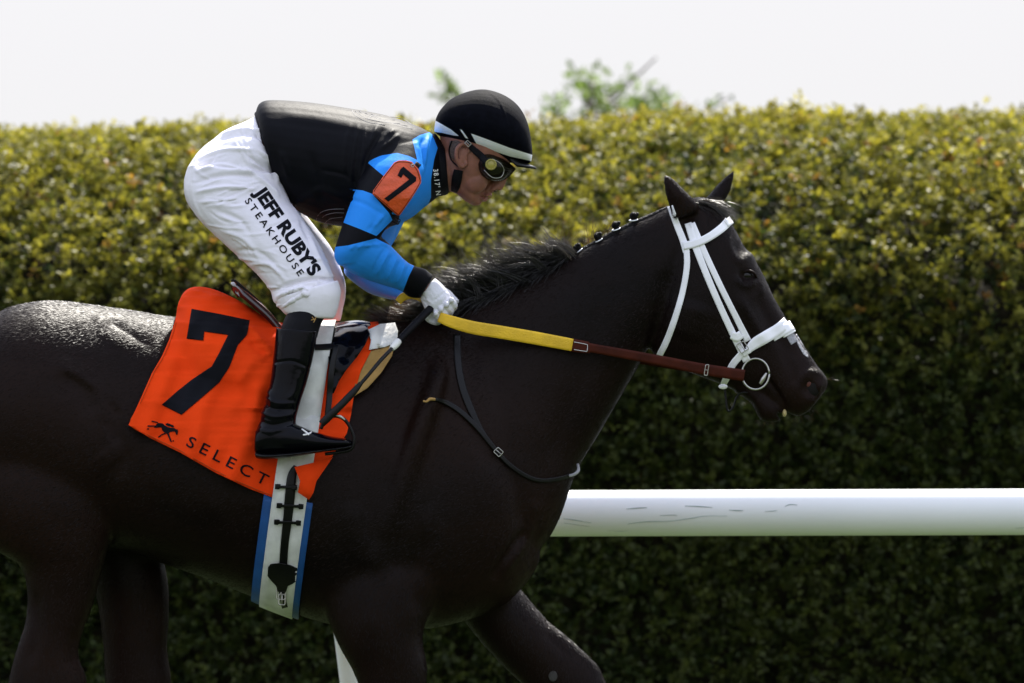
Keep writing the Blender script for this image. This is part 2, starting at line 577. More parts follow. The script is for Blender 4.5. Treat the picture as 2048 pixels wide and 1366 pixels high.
M['head_hair'] = mat("short greying hair", (0.10, 0.065, 0.05), 0.6, bump=0.6, bscale=300)
M['lips'] = mat("lips", (0.26, 0.085, 0.07), 0.4)
M['helmet'] = mat("black helmet cover", (0.0022, 0.0026, 0.0052), 0.75, 0.05, var=0.2, vscale=60, bump=0.10, bscale=40, weave=0.3)
two_tone(M['helmet'], 'stripe', (0.85, 0.86, 0.88))
M['goggle'] = mat("dark goggle lens", (0.007, 0.006, 0.003), 0.09, 0.25)
M['goggle_frame'] = mat("brown smoked goggle frame", (0.016, 0.007, 0.004), 0.25, 0.2)
M['goggle_yellow'] = mat("yellow goggle vent", (0.30, 0.26, 0.05), 0.3, 0.5)
M['badge'] = mat("orange leather badge", (0.62, 0.075, 0.012), 0.40, 0.45, var=0.08, vscale=40, bump=0.25, bscale=160)
M['rail'] = mat("white rail plastic", (0.80, 0.81, 0.82), 0.45, 0.14, var=0.015, vscale=3)
M['turf'] = mat("short turf", (0.066, 0.095, 0.036), 0.9, 0.1, var=0.3, vscale=40, bump=0.8, bscale=300)
M['soil'] = mat("hedge inner wood", (0.018, 0.016, 0.008), 0.9, 0.1, var=0.3)
M['bark'] = mat("bark", (0.09, 0.07, 0.05), 0.85, 0.2)

def leaf_material(name, trans, rough=0.42):
    m = bpy.data.materials.new(name); m.use_nodes = True
    t = m.node_tree; b = t.nodes["Principled BSDF"]; L = t.links
    at = nd(t, "ShaderNodeAttribute", attribute_name="tint")
    L.new(at.outputs["Color"], b.inputs["Base Color"])
    b.inputs["Roughness"].default_value = rough
    b.inputs["Specular IOR Level"].default_value = 0.26
    tr = nd(t, "ShaderNodeBsdfTranslucent"); ms = nd(t, "ShaderNodeMixShader"); ms.inputs[0].default_value = trans
    L.new(at.outputs["Color"], tr.inputs[0])
    L.new(b.outputs[0], ms.inputs[1]); L.new(tr.outputs[0], ms.inputs[2])
    L.new(ms.outputs[0], t.nodes["Material Output"].inputs[0])
    return m
M['leaf'] = leaf_material("hedge leaf", 0.5, 0.5)
M['tree_leaf'] = leaf_material("tree leaf", 0.6)

# ------------------------------------------------------------------ setting: turf
bm = bmesh.new()
bmesh.ops.create_grid(bm, x_segments=60, y_segments=60, size=600)
me = bpy.data.meshes.new("turf"); bm.to_mesh(me); bm.free()
o = put('turf', me, M['turf']); o["kind"] = "structure"
o.location.z = 0

# ------------------------------------------------------------------ hedge
def leaf_mesh(cent, axis, nrm, length, width, tint):
    """folded four-cornered leaves, two triangles each side of the midrib."""
    n = len(cent)
    axis = axis / np.linalg.norm(axis, axis=1)[:, None]
    side = np.cross(axis, nrm); side /= np.maximum(np.linalg.norm(side, axis=1)[:, None], 1e-6)
    up = np.cross(side, axis)
    L_, W_ = length[:, None], width[:, None]
    v = np.empty((n, 5, 3))
    v[:, 0] = cent
    v[:, 1] = cent + axis * L_ * 0.45 + side * W_ * 0.5 + up * W_ * 0.16
    v[:, 2] = cent + axis * L_ - up * L_ * 0.12
    v[:, 3] = cent + axis * L_ * 0.45 - side * W_ * 0.5 + up * W_ * 0.16
    v[:, 4] = cent + axis * L_ * 0.5
    idx = np.arange(n)[:, None] * 5
    f = np.concatenate([idx + np.array([[0, 1, 4]]), idx + np.array([[1, 2, 4]]), idx + np.array([[0, 4, 3]]), idx + np.array([[4, 2, 3]])], 1).reshape(-1, 3)
    me = bpy.data.meshes.new("leaves")
    me.vertices.add(n * 5); me.vertices.foreach_set("co", v.astype(np.float32).ravel())
    nf = len(f)
    me.loops.add(nf * 3); me.loops.foreach_set("vertex_index", f.astype(np.int32).ravel())
    me.polygons.add(nf); me.polygons.foreach_set("loop_start", np.arange(0, nf * 3, 3, dtype=np.int32))
    me.update(calc_edges=True); me.validate()
    a = me.attributes.new("tint", 'FLOAT_COLOR', 'POINT')
    c = np.ones((n, 5, 4), np.float32); c[:, :, :3] = tint[:, None, :]
    a.data.foreach_set("color", c.ravel())
    return me

def unit(a): return a / np.maximum(np.linalg.norm(a, axis=1)[:, None], 1e-9)

HP = np.array([[3.98, 0.0], [3.93, 0.5], [3.95, 1.0], [3.95, 1.5], [3.97, 1.70], [4.06, 1.83], [4.26, 1.96], [4.54, 2.09], [4.82, 2.17], [5.1, 2.215], [5.5, 2.235], [6.2, 2.23], [6.6, 2.1]])
hp = crom(HP, 12)
seg = np.linalg.norm(np.diff(hp, axis=0), axis=1); arc = np.concatenate([[0], np.cumsum(seg)])
def hedge_at(s):
    y = np.interp(s, arc, hp[:, 0]); z = np.interp(s, arc, hp[:, 1])
    y2 = np.interp(s + .01, arc, hp[:, 0]); z2 = np.interp(s + .01, arc, hp[:, 1])
    dy, dz = y2 - y, z2 - z
    l = np.maximum(np.hypot(dy, dz), 1e-6)
    return y, z, -dz / l, dy / l
def lump(x, s, ks, seed):
    r = np.random.default_rng(seed); h = 0
    for k in ks:
        for _ in range(3):
            a = r.uniform(0, 6.28); p = r.uniform(0, 6.28)
            h = h + np.sin(k * (x * math.cos(a) + s * math.sin(a)) + p) / (3 * (k / ks[0]) ** 0.75)
    return h
hedge = thing('hedge', (0, 5.0, 0), 'long clipped hedge, sunlit yellow green on top and dark below, behind the rail', 'hedge')
def sprigs(x0, x1, per_m2, leaf_n, lsize, seed):
    r = np.random.default_rng(seed)
    n = int((x1 - x0) * arc[-1] * per_m2)
    x = r.uniform(x0, x1, n); s = r.uniform(0, arc[-1], n)
    y, z, ny, nz = hedge_at(s)
    lum = 0.030 * lump(x, s, (5, 13, 31), 3) + 0.036 * lump(x, s, (60, 90), 4)
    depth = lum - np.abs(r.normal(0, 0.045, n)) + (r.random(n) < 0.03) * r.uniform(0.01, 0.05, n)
    z = z * (1 + 0.0078 * x)
    c = np.stack([x, y + ny * depth, z + nz * depth], 1)
    outw = np.stack([np.zeros(n), ny, nz], 1)
    ax = unit(outw * 0.7 + np.array([0, 0, 0.55]) + r.normal(0, 0.42, (n, 3)))
    # colour of the sprig: young yellow tips outside, old green inside, some bronze
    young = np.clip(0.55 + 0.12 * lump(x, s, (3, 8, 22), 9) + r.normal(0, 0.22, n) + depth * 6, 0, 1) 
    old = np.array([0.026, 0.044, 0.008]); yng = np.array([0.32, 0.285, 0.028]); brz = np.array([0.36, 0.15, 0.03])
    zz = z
    young *= np.clip((zz - 1.35) / 0.5, 0.10, 1)           # shade of the lower face put into the leaf colour: tint darkens downwards
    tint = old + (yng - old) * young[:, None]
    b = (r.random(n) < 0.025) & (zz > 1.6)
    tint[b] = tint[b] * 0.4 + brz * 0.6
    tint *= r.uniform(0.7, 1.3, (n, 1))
    k = leaf_n
    C = np.repeat(c, k, 0) + r.normal(0, lsize * 0.35, (n * k, 3)); A = np.repeat(ax, k, 0)
    rnd = unit(r.normal(0, 1, (n * k, 3)))
    perp = unit(rnd - A * (rnd * A).sum(1)[:, None])
    axis = unit(A * r.uniform(0.2, 1.0, (n * k, 1)) + perp * 0.8)
    nrm = unit(A * 0.8 + r.normal(0, 0.45, (n * k, 3)) + np.array([0, 0, 0.2]))
    ln = r.uniform(0.7, 1.25, n * k) * lsize
    T = np.repeat(tint, k, 0) * r.uniform(0.75, 1.25, (n * k, 1))
    return leaf_mesh(C, axis, nrm, ln, ln * r.uniform(0.5, 0.68, n * k), T)
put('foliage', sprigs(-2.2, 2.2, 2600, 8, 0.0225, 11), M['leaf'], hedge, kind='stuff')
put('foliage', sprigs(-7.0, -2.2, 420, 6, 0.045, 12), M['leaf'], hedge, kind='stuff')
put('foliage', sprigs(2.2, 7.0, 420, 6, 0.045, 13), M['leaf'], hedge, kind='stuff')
# woody inside of the hedge
nx = 120
xs = np.linspace(-7, 7, nx); V = []; F = []
core = hp[::6]
for x in xs:
    for (yy, zz) in core:
        V.append((x, yy + 0.16 + 0.02 * math.sin(9 * x + 4 * zz), max(0, zz - 0.14 + 0.02 * math.sin(7 * x))))
    V.append((x, 6.6, 0.0))
nc = len(core) + 1
for i in range(nx - 1):
    for k in range(nc - 1):
        a = i * nc + k
        F.append((a, a + 1, a + nc + 1, a + nc))
F.append(tuple(range(nc))); F.append(tuple((nx - 1) * nc + k for k in range(nc)))
put('branches', (V, F), M['soil'], hedge)

# ------------------------------------------------------------------ trees behind the hedge
def shoot_tree(base_px, Y, shoots, label, seed):
    r = np.random.default_rng(seed)
    b = P(base_px, 500, Y); b.z = 0
    root = thing('tree', b, label, 'tree', None)
    fork = P(base_px, 330, Y)
    put('trunk', tube([b, (b + fork) / 2 + Vector((0.05, 0.02, 0)), fork], [0.09, 0.07, 0.05]), M['bark'], root)
    C, A, T = [], [], []
    for path, dens, spread in shoots:
        pts = [fork] + [P(x, y, Y + r.uniform(-0.3, 0.3)) for x, y in path]
        put('branch', tube(pts, list(np.linspace(0.011, 0.003, len(pts))), n=7), M['bark'], root)
        cur = crom([tuple(p) for p in pts], 8)
        for i in range(8, len(cur)):
            if r.random() < 0.58: continue
            for _ in range(dens):
                C.append(cur[i] + r.normal(0, spread, 3)); A.append(r.normal(0, 1, 3) + np.array([0, 0, .4])); 
                T.append(np.array([0.13, 0.19, 0.04]) * r.uniform(.6, 1.4))
    n = len(C)
    put('crown', leaf_mesh(np.array(C), unit(np.array(A)), unit(r.normal(0, 1, (n, 3))), r.uniform(.03, .055, n), r.uniform(.016, .028, n), np.array(T)), M['tree_leaf'], root, kind='stuff')
shoot_tree(1225, 9.0, [
    ([(1170, 240), (1225, 195), (1265, 160), (1312, 116)], 5, 0.022),
    ([(1190, 235), (1183, 190), (1186, 155)], 6, 0.025),
    ([(1180, 215), (1160, 165), (1148, 166)], 5, 0.02),
    ([(1130, 240), (1110, 222), (1125, 212)], 6, 0.03),
    ([(1210, 215), (1215, 195)], 12, 0.04), ([(1240, 220), (1190, 205)], 9, 0.035),
    ([(1280, 235), (1285, 200), (1292, 188)], 8, 0.032), ([(1300, 235), (1320, 210), (1338, 198)], 6, 0.022),
    ([(1360, 245), (1405, 225), (1455, 198)], 5, 0.018), ([(1160, 240), (1250, 232), (1330, 238)], 4, 0.03)],
    'young leafy tree with upright loose shoots rising behind the hedge right of the helmet', 5)
shoot_tree(925, 9.5, [([(915, 205), (900, 175), (885, 148)], 5, 0.012), ([(905, 215), (890, 200), (878, 195)], 2, 0.01)],
    'thin green shoot of a tree showing behind the hedge just left of the helmet', 6)

# ------------------------------------------------------------------ running rail
rail = thing('running_rail', P(1024, 1200, 0.95), 'white plastic running rail passing behind the horse with scuffed pipe on curved posts', 'rail')
rail.location.z = 0
RY = 0.95
pa, pb = P(-1800, 1036, RY), P(3900, 1018, RY)
rv, rf = [], []
n = 36
for i in range(41):
    c = pa.lerp(pb, i / 40)
    for k in range(n):
        th = 2 * math.pi * k / n
        rv.append((c.x, c.y + 0.0625 * math.cos(th), c.z + 0.0625 * math.sin(th)))
for i in range(40):
    for k in range(n):
        rf.append((i * n + k, i * n + (k + 1) % n, (i + 1) * n + (k + 1) % n, (i + 1) * n + k))
rf.append(tuple(range(n))); rf.append(tuple(40 * n + k for k in range(n)))
m = M['rail']
put('pipe', (rv, rf), m, rail)
# the scuffs the photograph shows, as thin scratches on the pipe
def scratch(pts):
    c = lambda y: 0.0625
    path = []
    for x, y, hw in pts:
        q = P(x, y, RY); zc = pa.z + (pb.z - pa.z) * (q.x - pa.x) / (pb.x - pa.x)
        dz = max(-0.06, min(0.06, q.z - zc))
        path.append((x, y, hw, RY - math.sqrt(0.0625 ** 2 - dz * dz) - 0.0006))
    return ribbon(path, None, thick=0.0005, per=4, across=1)
M['scuff'] = mat("grey green scuff", (0.40, 0.46, 0.46), 0.6)
for s in (
    [(1127, 1037, .6), (1150, 1040, 1.2), (1183, 1046, .5)], [(1128, 1046, .4), (1160, 1050, 1.1), (1180, 1053, .4)], [(1253, 1018, .5), (1275, 1016, 1.3), (1295, 1015, .4)],
    [(1255, 1048, .5), (1290, 1043, 1.4), (1340, 1042, .8), (1385, 1036, 1.0), (1410, 1032, .5), (1455, 1032, .4)], [(1370, 1012, .5), (1400, 1013, 1.2), (1425, 1015, .4)],
    [(1458, 1020, .5), (1475, 1021, 1.3), (1487, 1021, .4)], [(1570, 1013, .5), (1580, 1009, 1.1), (1595, 1010, .4)], [(1215, 1061, .4), (1245, 1062, 1.0), (1255, 1061, .3)],
    [(1530, 1023, .4), (1545, 1022, .9), (1555, 1021, .3)], [(1320, 1031, .4), (1345, 1030, .8), (1355, 1031, .3)], [(2030, 1056, .4), (2040, 1055, 1.2), (2055, 1056, .5)]):
    put('scuff', scratch(s), M['scuff'], rail)
def post(px):
    q = P(px, 1300, RY + 0.1)
    zt = 1.09
    pts = [Vector((q.x - 0.045, RY, zt - 0.03)), Vector((q.x - 0.04, RY + 0.05, zt - 0.16)), Vector((q.x - 0.02, RY + 0.12, zt - 0.34)), Vector((q.x + 0.01, RY + 0.16, 0.5)), Vector((q.x + 0.07, RY + 0.18, -0.05))]
    return tube(pts, [0.03, 0.031, 0.032, 0.033, 0.034], n=18)
put('post', post(706), M['rail'], rail)
put('post', post(-1100), M['rail'], rail)
put('post', post(2490), M['rail'], rail)

# ------------------------------------------------------------------ horse
trunk = loft([
    (-200, 800, -205, 960, .08, 0, 0), (-130, 700, -150, 1040, .19, 0, 0), (0, 622, -20, 1075, .25, 0, .02), (60, 604, 55, 1085, .262, 0, .03), (115, 600, 120, 1088, .268, 0, -.02),
    (200, 611, 225, 1095, .258, 0, -.10), (345, 634, 335, 1130, .265, 0, -.16), (480, 655, 450, 1172, .275, 0, -.16), (600, 668, 585, 1226, .268, 0, -.12),
    (700, 655, 690, 1256, .245, 0, -.18), (800, 634, 800, 1262, .225, 0, -.22), (880, 630, 900, 1250, .215, 0, -.2), (930, 640, 1000, 1214, .20, 0, -.15), (955, 660, 1055, 1165, .17, 0, -.1), (985, 720, 1082, 1120, .11, 0, 0)], n=48, per=5, p=0.97)
neck = loft([
    (840, 640, 960, 1160, .16, 0, -.2), (890, 626, 1075, 1100, .155, 0, -.25), (955, 600, 1118, 1040, .135, 0, -.25), (1040, 558, 1152, 945, .112, 0, -.2), (1140, 508, 1198, 868, .098, 0, -.12),
    (1230, 464, 1238, 800, .088, 0, -.05), (1310, 427, 1274, 738, .082, 0, 0), (1362, 404, 1300, 690, .078, 0, 0), (1395, 400, 1340, 650, .06, 0, 0)], n=40, per=5, p=0.92)
head = loft([
    (1372, 398, 1310, 600, .05, 0, 0), (1412, 396, 1304, 660, .080, 0, .1), (1452, 432, 1305, 706, .094, 0, .12), (1486, 484, 1335, 728, .100, 0, .12), (1522, 541, 1390, 748, .092, 0, .02),
    (1545, 590, 1436, 766, .076, 0, -.05), (1571, 635, 1476, 784, .062, 0, -.05), (1600, 681, 1510, 794, .054, 0, 0), (1622, 713, 1542, 806, .053, 0, 0), (1640, 738, 1570, 822, .053, 0, .05), (1652, 758, 1594, 832, .048, 0, .1), (1652, 780, 1616, 824, .03, 0, 0)], n=36, per=5, p=0.9)
chin = loft([(1470, 758, 1470, 786, .035, 0), (1500, 764, 1502, 806, .040, 0), (1530, 778, 1518, 838, .042, 0), (1552, 800, 1540, 846, .038, 0), (1567, 815, 1560, 842, .026, 0)], n=20)
nosebump = loft([(1615, 735, 1600, 790, .060, 0), (1632, 744, 1618, 800, .062, 0), (1648, 757, 1640, 795, .050, 0)], n=20)
def ear(path, Yc, sgn):
    return loft([(a, b_, c, d_, w_, Yc + dy * sgn) for a, b_, c, d_, w_, dy in path], n=18, per=4)
ear_n = ear([(1395, 425, 1345, 440, .026, 0), (1398, 412, 1338, 412, .030, 0), (1385, 395, 1331, 388, .028, .005), (1367, 378, 1327, 365, .021, .008), (1348, 358, 1327, 352, .011, .01), (1331, 348, 1328, 348, .003, .01)], -.058, -1)
ear_f = ear([(1445, 415, 1400, 405, .022, 0), (1447, 404, 1414, 394, .024, 0), (1459, 385, 1427, 378, .020, .005), (1466, 362, 1446, 358, .014, .008), (1470, 343, 1463, 343, .006, .01), (1471, 337, 1469, 337, .002, .01)], .055, 1)
Yh = .135
leg_nf = loft([(620, 1080, 940, 1060, .08, -.10), (630, 1150, 905, 1140, .10, -.118), (648, 1215, 872, 1205, .10, -Yh+.008), (674, 1287, 846, 1270, .088, -Yh), (704, 1340, 856, 1335, .072, -Yh), (725, 1400, 850, 1400, .060, -Yh), (738, 1470, 838, 1470, .052, -Yh), (745, 1520, 828, 1525, .046, -Yh),
    (757, 1600, 810, 1600, .03, -Yh), (758, 1690, 812, 1690, .03, -Yh), (752, 1752, 825, 1745, .038, -Yh), (776, 1800, 836, 1785, .032, -Yh), (768, 1845, 862, 1822, .052, -Yh), (766, 1876, 882, 1876, .062, -Yh)])
leg_ff = loft([(1000, 1120, 880, 1180, .08, .12), (1050, 1188, 930, 1245, .085, Yh), (1098, 1242, 985, 1312, .075, Yh), (1150, 1288, 1052, 1378, .062, Yh), (1194, 1330, 1105, 1425, .055, Yh), (1219, 1375, 1142, 1448, .05, Yh), (1232, 1430, 1163, 1470, .042, Yh),
    (1240, 1520, 1188, 1535, .03, Yh), (1258, 1620, 1206, 1632, .03, Yh), (1278, 1690, 1210, 1705, .036, Yh), (1300, 1735, 1248, 1756, .03, Yh), (1345, 1770, 1268, 1812, .05, Yh), (1372, 1800, 1280, 1850, .055, Yh)])
leg_nh = loft([(-180, 850, 235, 800, .09, -.10), (-160, 930, 244, 900, .115, -.125), (-90, 1030, 232, 990, .12, -Yh), (-20, 1095, 222, 1070, .105, -Yh), (36, 1128, 206, 1141, .085, -Yh), (52, 1172, 188, 1209, .07, -Yh), (52, 1232, 166, 1268, .058, -Yh), (34, 1292, 160, 1315, .052, -Yh), (18, 1345, 176, 1362, .05, -Yh), (12, 1400, 168, 1425, .046, -Yh),
    (42, 1490, 128, 1495, .034, -Yh), (56, 1600, 122, 1600, .03, -Yh), (50, 1720, 135, 1715, .04, -Yh), (88, 1780, 152, 1762, .032, -Yh), (80, 1840, 182, 1812, .052, -Yh), (76, 1876, 204, 1876, .062, -Yh)])
leg_fh = loft([(60, 950, 300, 980, .09, .10), (150, 1080, 322, 1090, .085, Yh), (185, 1170, 336, 1160, .075, Yh), (200, 1250, 339, 1235, .062, Yh), (206, 1300, 336, 1300, .054, Yh), (208, 1355, 345, 1366, .05, Yh), (214, 1420, 332, 1430, .045, Yh),
    (236, 1500, 300, 1500, .032, Yh), (240, 1620, 298, 1620, .03, Yh), (240, 1720, 310, 1715, .038, Yh), (266, 1780, 330, 1765, .03, Yh), (264, 1840, 360, 1815, .052, Yh), (262, 1876, 382, 1876, .06, Yh)])
# broad muscle masses
mus = [loft([(880, 700, 850, 760, .05, s * .10), (900, 740, 790, 900, .09, s * .135), (880, 850, 740, 1050, .10, s * .145), (850, 1000, 690, 1180, .095, s * .135), (830, 1120, 690, 1230, .06, s * .12)], n=20) for s in (-1, 1)]
brst = [loft([(1060, 980, 990, 1040, .04, s * .05), (1084, 1060, 960, 1130, .07, s * .07), (1088, 1125, 950, 1190, .08, s * .085), (1050, 1180, 900, 1225, .06, s * .09)], n=20) for s in (-1, 1)]
horse_me = fuse([trunk, neck, head, chin, nosebump, ear_n, ear_f, leg_nf, leg_ff, leg_nh, leg_fh] + mus, 0.0048, 4, 0.5)
relax(horse_me, 40, lambda co: 0.06 + 0.5 * np.clip((1330 - to_px(co)[:, 0]) / 120, 0, 1))
sculpt(horse_me, [
    ([(90, 742), (135, 735), (180, 760), (205, 800), (218, 850)], 16, .006), ([(128, 738), (155, 752), (192, 778)], 7, .005), ([(110, 760), (165, 780), (190, 830)], 26, -.005), ([(217, 806), (236, 836)], 2.5, -.003), ([(223, 802), (243, 832)], 2.5, -.003), ([(206, 842), (232, 890)], 3, -.003), ([(214, 838), (240, 884)], 3, -.003), ([(200, 850), (226, 900)], 3, .002),
    ([(215, 790), (232, 850), (246, 905), (238, 960)], 15, -.008), ([(205, 900), (228, 930)], 30, .004),
    ([(215, 640), (250, 660), (305, 694)], 8, -.004), ([(190, 625), (215, 665), (260, 700)], 14, .003), ([(330, 760), (420, 900), (400, 1050)], 40, .005), ([(300, 820), (290, 950), (330, 1060)], 26, -.006),
    ([(700, 760), (690, 900), (670, 1050), (680, 1150)], 30, -.0015),
    ([(1210, 560), (1180, 700), (1130, 850), (1080, 980)], 26, -.006), ([(1110, 560), (1060, 740), (1020, 900)], 45, .006), ([(960, 650), (940, 760), (960, 880), (1040, 980)], 20, -.006),
    ([(1052, 1060), (1015, 1110), (985, 1160)], 9, -.009), ([(1068, 1040), (1040, 1100), (1000, 1150)], 9, .005), ([(1075, 1000), (1045, 1070)], 14, .004), ([(860, 1060), (830, 1150), (840, 1230)], 18, -.007), ([(700, 1000), (720, 1090), (780, 1150)], 26, .006), ([(780, 860), (800, 980), (790, 1080)], 30, .005), ([(860, 830), (870, 940), (850, 1040)], 16, -.004), ([(420, 990), (470, 1090)], 16, .003), ([(500, 1010), (520, 1110)], 14, -.003), ([(760, 1080), (740, 1180), (745, 1280)], 22, .005),
    ([(1500, 700), (1440, 745)], 14, -.003), ([(1335, 540), (1320, 610), (1312, 690)], 18, -.005), ([(1390, 600), (1365, 680)], 40, .010),
    ([(1476, 590), (1510, 650), (1535, 690)], 9, .007), ([(1462, 620), (1500, 690)], 12, -.004), ([(1512, 590), (1548, 660), (1590, 720)], 11, -.006),
    ([(1455, 470), (1463, 500), (1478, 520), (1500, 512), (1512, 530)], 9, .005), ([(1478, 497)], 14, -.006), ([(1470, 556), (1492, 570), (1512, 560)], 7, .006), ([(1492, 551)], 12, -.012), ([(1520, 560), (1524, 590)], 6, .004),
    ([(1570, 812), (1548, 776), (1530, 752)], 4.5, -.012), ([(1556, 826), (1568, 836)], 4, -.02),
    ([(1600, 785), (1605, 752), (1628, 744), (1646, 758), (1650, 780)], 6, .006), ([(1624, 772)], 15, -.036), ([(1630, 785)], 7, -.014), ([(1560, 700), (1585, 740), (1590, 770)], 8, -.004),
    
    ([(1100, 1250), (1160, 1305), (1205, 1350)], 7, .004), ([(1085, 1262), (1140, 1315)], 9, -.003), ([(150, 1260), (148, 1340)], 10, -.005), ([(70, 1180), (75, 1260), (60, 1330)], 10, -.006), ([(325, 1180), (322, 1290)], 8, .003)])
relax(horse_me, 3)
_co = get_co(horse_me); _n = get_no(horse_me)                                # uneven flesh under the skin
_h = np.array([0.0016 * mnoise.noise(Vector(c) * 7.0) + 0.0009 * mnoise.noise(Vector((c[0] * 16, c[1] * 16, c[2] * 11))) for c in _co])
set_co(horse_me, _co + _n * _h[:, None])
HORSE_WORLD = horse_me.copy()
horse_bvh = bvh_of(HORSE_WORLD)
horse = put('horse', horse_me, M['coat'], None, 'dark bay racehorse galloping to the right in white bridle and orange number cloth', 'horse')

for far in (False, True):
    q, _ = cast(1493, 551, horse_bvh, far)
    s = 1 if far else -1
    e = put('eye', ball((q.x, q.y - s * 0.010, q.z), (0.018, 0.013, 0.014), 20), M['eye'], horse)
    lid = [P(1475, 556, 0), P(1482, 546, 0), P(1495, 542, 0), P(1507, 547, 0), P(1512, 556, 0)]
    put('eyelid', tube([Vector((p.x, q.y + s * (0.000 if 0 < i < 4 else -0.006), p.z)) for i, p in enumerate(lid)], [.0025, .004, .0045, .004, .0025], n=8), M['coat'], horse)
    qn, _ = cast(1622, 770, horse_bvh, far)
    no_ = put('nostril', ball((P(1623, 772).x, qn.y + s * 0.001, P(0, 772).z), (0.024, 0.006, 0.029), 18), M['nostril_shade'], horse)  # dark flattened ball painted as the shaded nostril opening
    put('lining', ball((P(1614, 764).x, qn.y + s * 0.0045, P(0, 764).z), (0.011, 0.005, 0.014), 14), M['nostril'], no_)
put('tooth', ball(P(1569, 826, -.018), (.006, .012, .010), 12), M['tooth'], horse)
put('nasal_strip', join([patch([[(1572, 672), (1586, 664), (1597, 681), (1582, 690)]], horse_bvh, .0014, .001, 4), patch([[(1588, 668), (1594, 668), (1616, 706), (1617, 716), (1606, 708), (1596, 690)]], horse_bvh, .0014, .001, 4)]), M['tape'], horse)
q, _ = cast(1105, 1352, horse_bvh)
put('chestnut', ball((P(1106, 1352, q.y).x, q.y, P(1106, 1352, q.y).z), (.012, .003, .015), 12), M['chestnut'], horse)

def short_hair(me, n, seed):
    """short coat hair: one tapering sliver each, lying back along the body with a little lift."""
    r = np.random.default_rng(seed)
    co, no = get_co(me), get_no(me)
    npoly = len(me.polygons)
    a = np.empty(npoly, np.float32); me.polygons.foreach_get("area", a)
    ce = np.empty(npoly * 3, np.float32); me.polygons.foreach_get("center", ce); ce = ce.reshape(-1, 3).astype(float)
    nn = np.empty(npoly * 3, np.float32); me.polygons.foreach_get("normal", nn); nn = nn.reshape(-1, 3).astype(float)
    q = to_px(ce)
    ok = (q[:, 0] > -90) & (q[:, 0] < 1700) & (q[:, 1] < 1420) & (nn[:, 1] < 0.55)
    wgt = a * ok * np.where(q[:, 0] > 1330, 2.2, 1) * np.where(nn[:, 2] > .45, 2.4, 1); wgt /= wgt.sum()
    i = r.choice(npoly, n, p=wgt)
    N = nn[i]; c = ce[i] + r.normal(0, .0022, (n, 3)); c -= N * ((c - ce[i]) * N).sum(1)[:, None]
    head_ = np.clip((q[i, 0] - 1280) / 120, 0, 1)[:, None]
    flow = np.array([-1.0, 0, -0.55]) * (1 - head_) + np.array([0.62, 0, -0.78]) * head_
    low = np.clip((q[i, 1] - 1120) / 120, 0, 1)[:, None]
    flow = flow * (1 - low) + np.array([-.1, 0, -1.0]) * low + r.normal(0, .22, (n, 3))
    T = flow - N * (flow * N).sum(1)[:, None]; T = unit_rows(T)
    L_ = (r.uniform(.006, .0125, n) * np.where(q[i, 0] > 1330, .62, 1))[:, None]
    d = unit_rows(T + N * r.normal(.13, .07, n)[:, None])
    sd = unit_rows(np.cross(d, N)); roll = r.normal(0, .28, n)[:, None]
    sd = unit_rows(sd + N * roll)
    w_ = r.uniform(.0005, .0009, n)[:, None]
    V = np.empty((n, 3, 3)); V[:, 0] = c - sd * w_ - N * .0003; V[:, 1] = c + sd * w_ - N * .0003; V[:, 2] = c + d * L_
    out = bpy.data.meshes.new("coat_hair")
    out.vertices.add(n * 3); out.vertices.foreach_set("co", V.astype(np.float32).ravel())
    out.loops.add(n * 3); out.loops.foreach_set("vertex_index", np.arange(n * 3, dtype=np.int32))
    out.polygons.add(n); out.polygons.foreach_set("loop_start", np.arange(0, n * 3, 3, dtype=np.int32))
    out.update(calc_edges=True)
    return out
def unit_rows(a): return a / np.maximum(np.linalg.norm(a, axis=1)[:, None], 1e-9)

def strands(spec, n, wid, seed, segs=5):
    """hair: flat tapering strips. spec(r) -> root Vector, list of step Vectors."""
    r = np.random.default_rng(seed)
    V, F = [], []
    for _ in range(n):
        root, steps = spec(r)
        p = Vector(root); b = len(V)
        sd = Vector(r.normal(0, 1, 3)).normalized()
        wv = wid * r.uniform(.6, 1.3)
        k = len(steps)
        for i in range(k + 1):
            d = steps[min(i, k - 1)]
            s = d.cross(sd); s = s.normalized() if s.length > 1e-6 else Vector((1, 0, 0))
            ww = wv * (1 - 0.85 * i / k)
            V.append(tuple(p - s * ww)); V.append(tuple(p + s * ww))
            if i < k: p = p + steps[i]
        for i in range(k): F.append((b + 2 * i, b + 2 * i + 1, b + 2 * i + 3, b + 2 * i + 2))
    return V, F
put('coat_hair', short_hair(HORSE_WORLD, 260000, 31), M['coat_hair'], horse, kind='stuff')
crest = crom([(862, 640), (900, 624), (955, 600), (1040, 560), (1100, 528), (1150, 505)], 12)
_lr = np.random.default_rng(77)
LOCKS = []
for _i in range(420):
    u = (_i + _lr.random()) / 420
    c = crest[int(u * (len(crest) - 1))] + _lr.normal(0, 2, 2)
    L_ = _lr.uniform(50, 104) * (0.60 + 0.62 * math.sin(math.pi * min(1, u * 1.02)))
    a = math.radians(_lr.normal(138, 15)) - (0.25 if _lr.random() < .25 else 0)
    bend = _lr.normal(.11, .07); dy = _lr.normal(-.005, .006); st = []
    for k in range(6):
        st.append(Vector((math.cos(a) * L_ / 6 / S, dy / 2, math.sin(a) * L_ / 6 / S))); a += bend
    LOCKS.append((P(c[0], c[1] + 4, _lr.normal(0, .016)), st))
def mane_spec(r):
    root, st = LOCKS[r.integers(0, len(LOCKS))]
    j = Vector((r.normal(0, .0075), r.normal(0, .006), r.normal(0, .004)))
    f = r.uniform(.65, 1.08); w_ = Vector(r.normal(0, .0016, 3))
    return root + j, [q * f - j * (0.45 / 6) + w_ * (i / 5) for i, q in enumerate(st)]
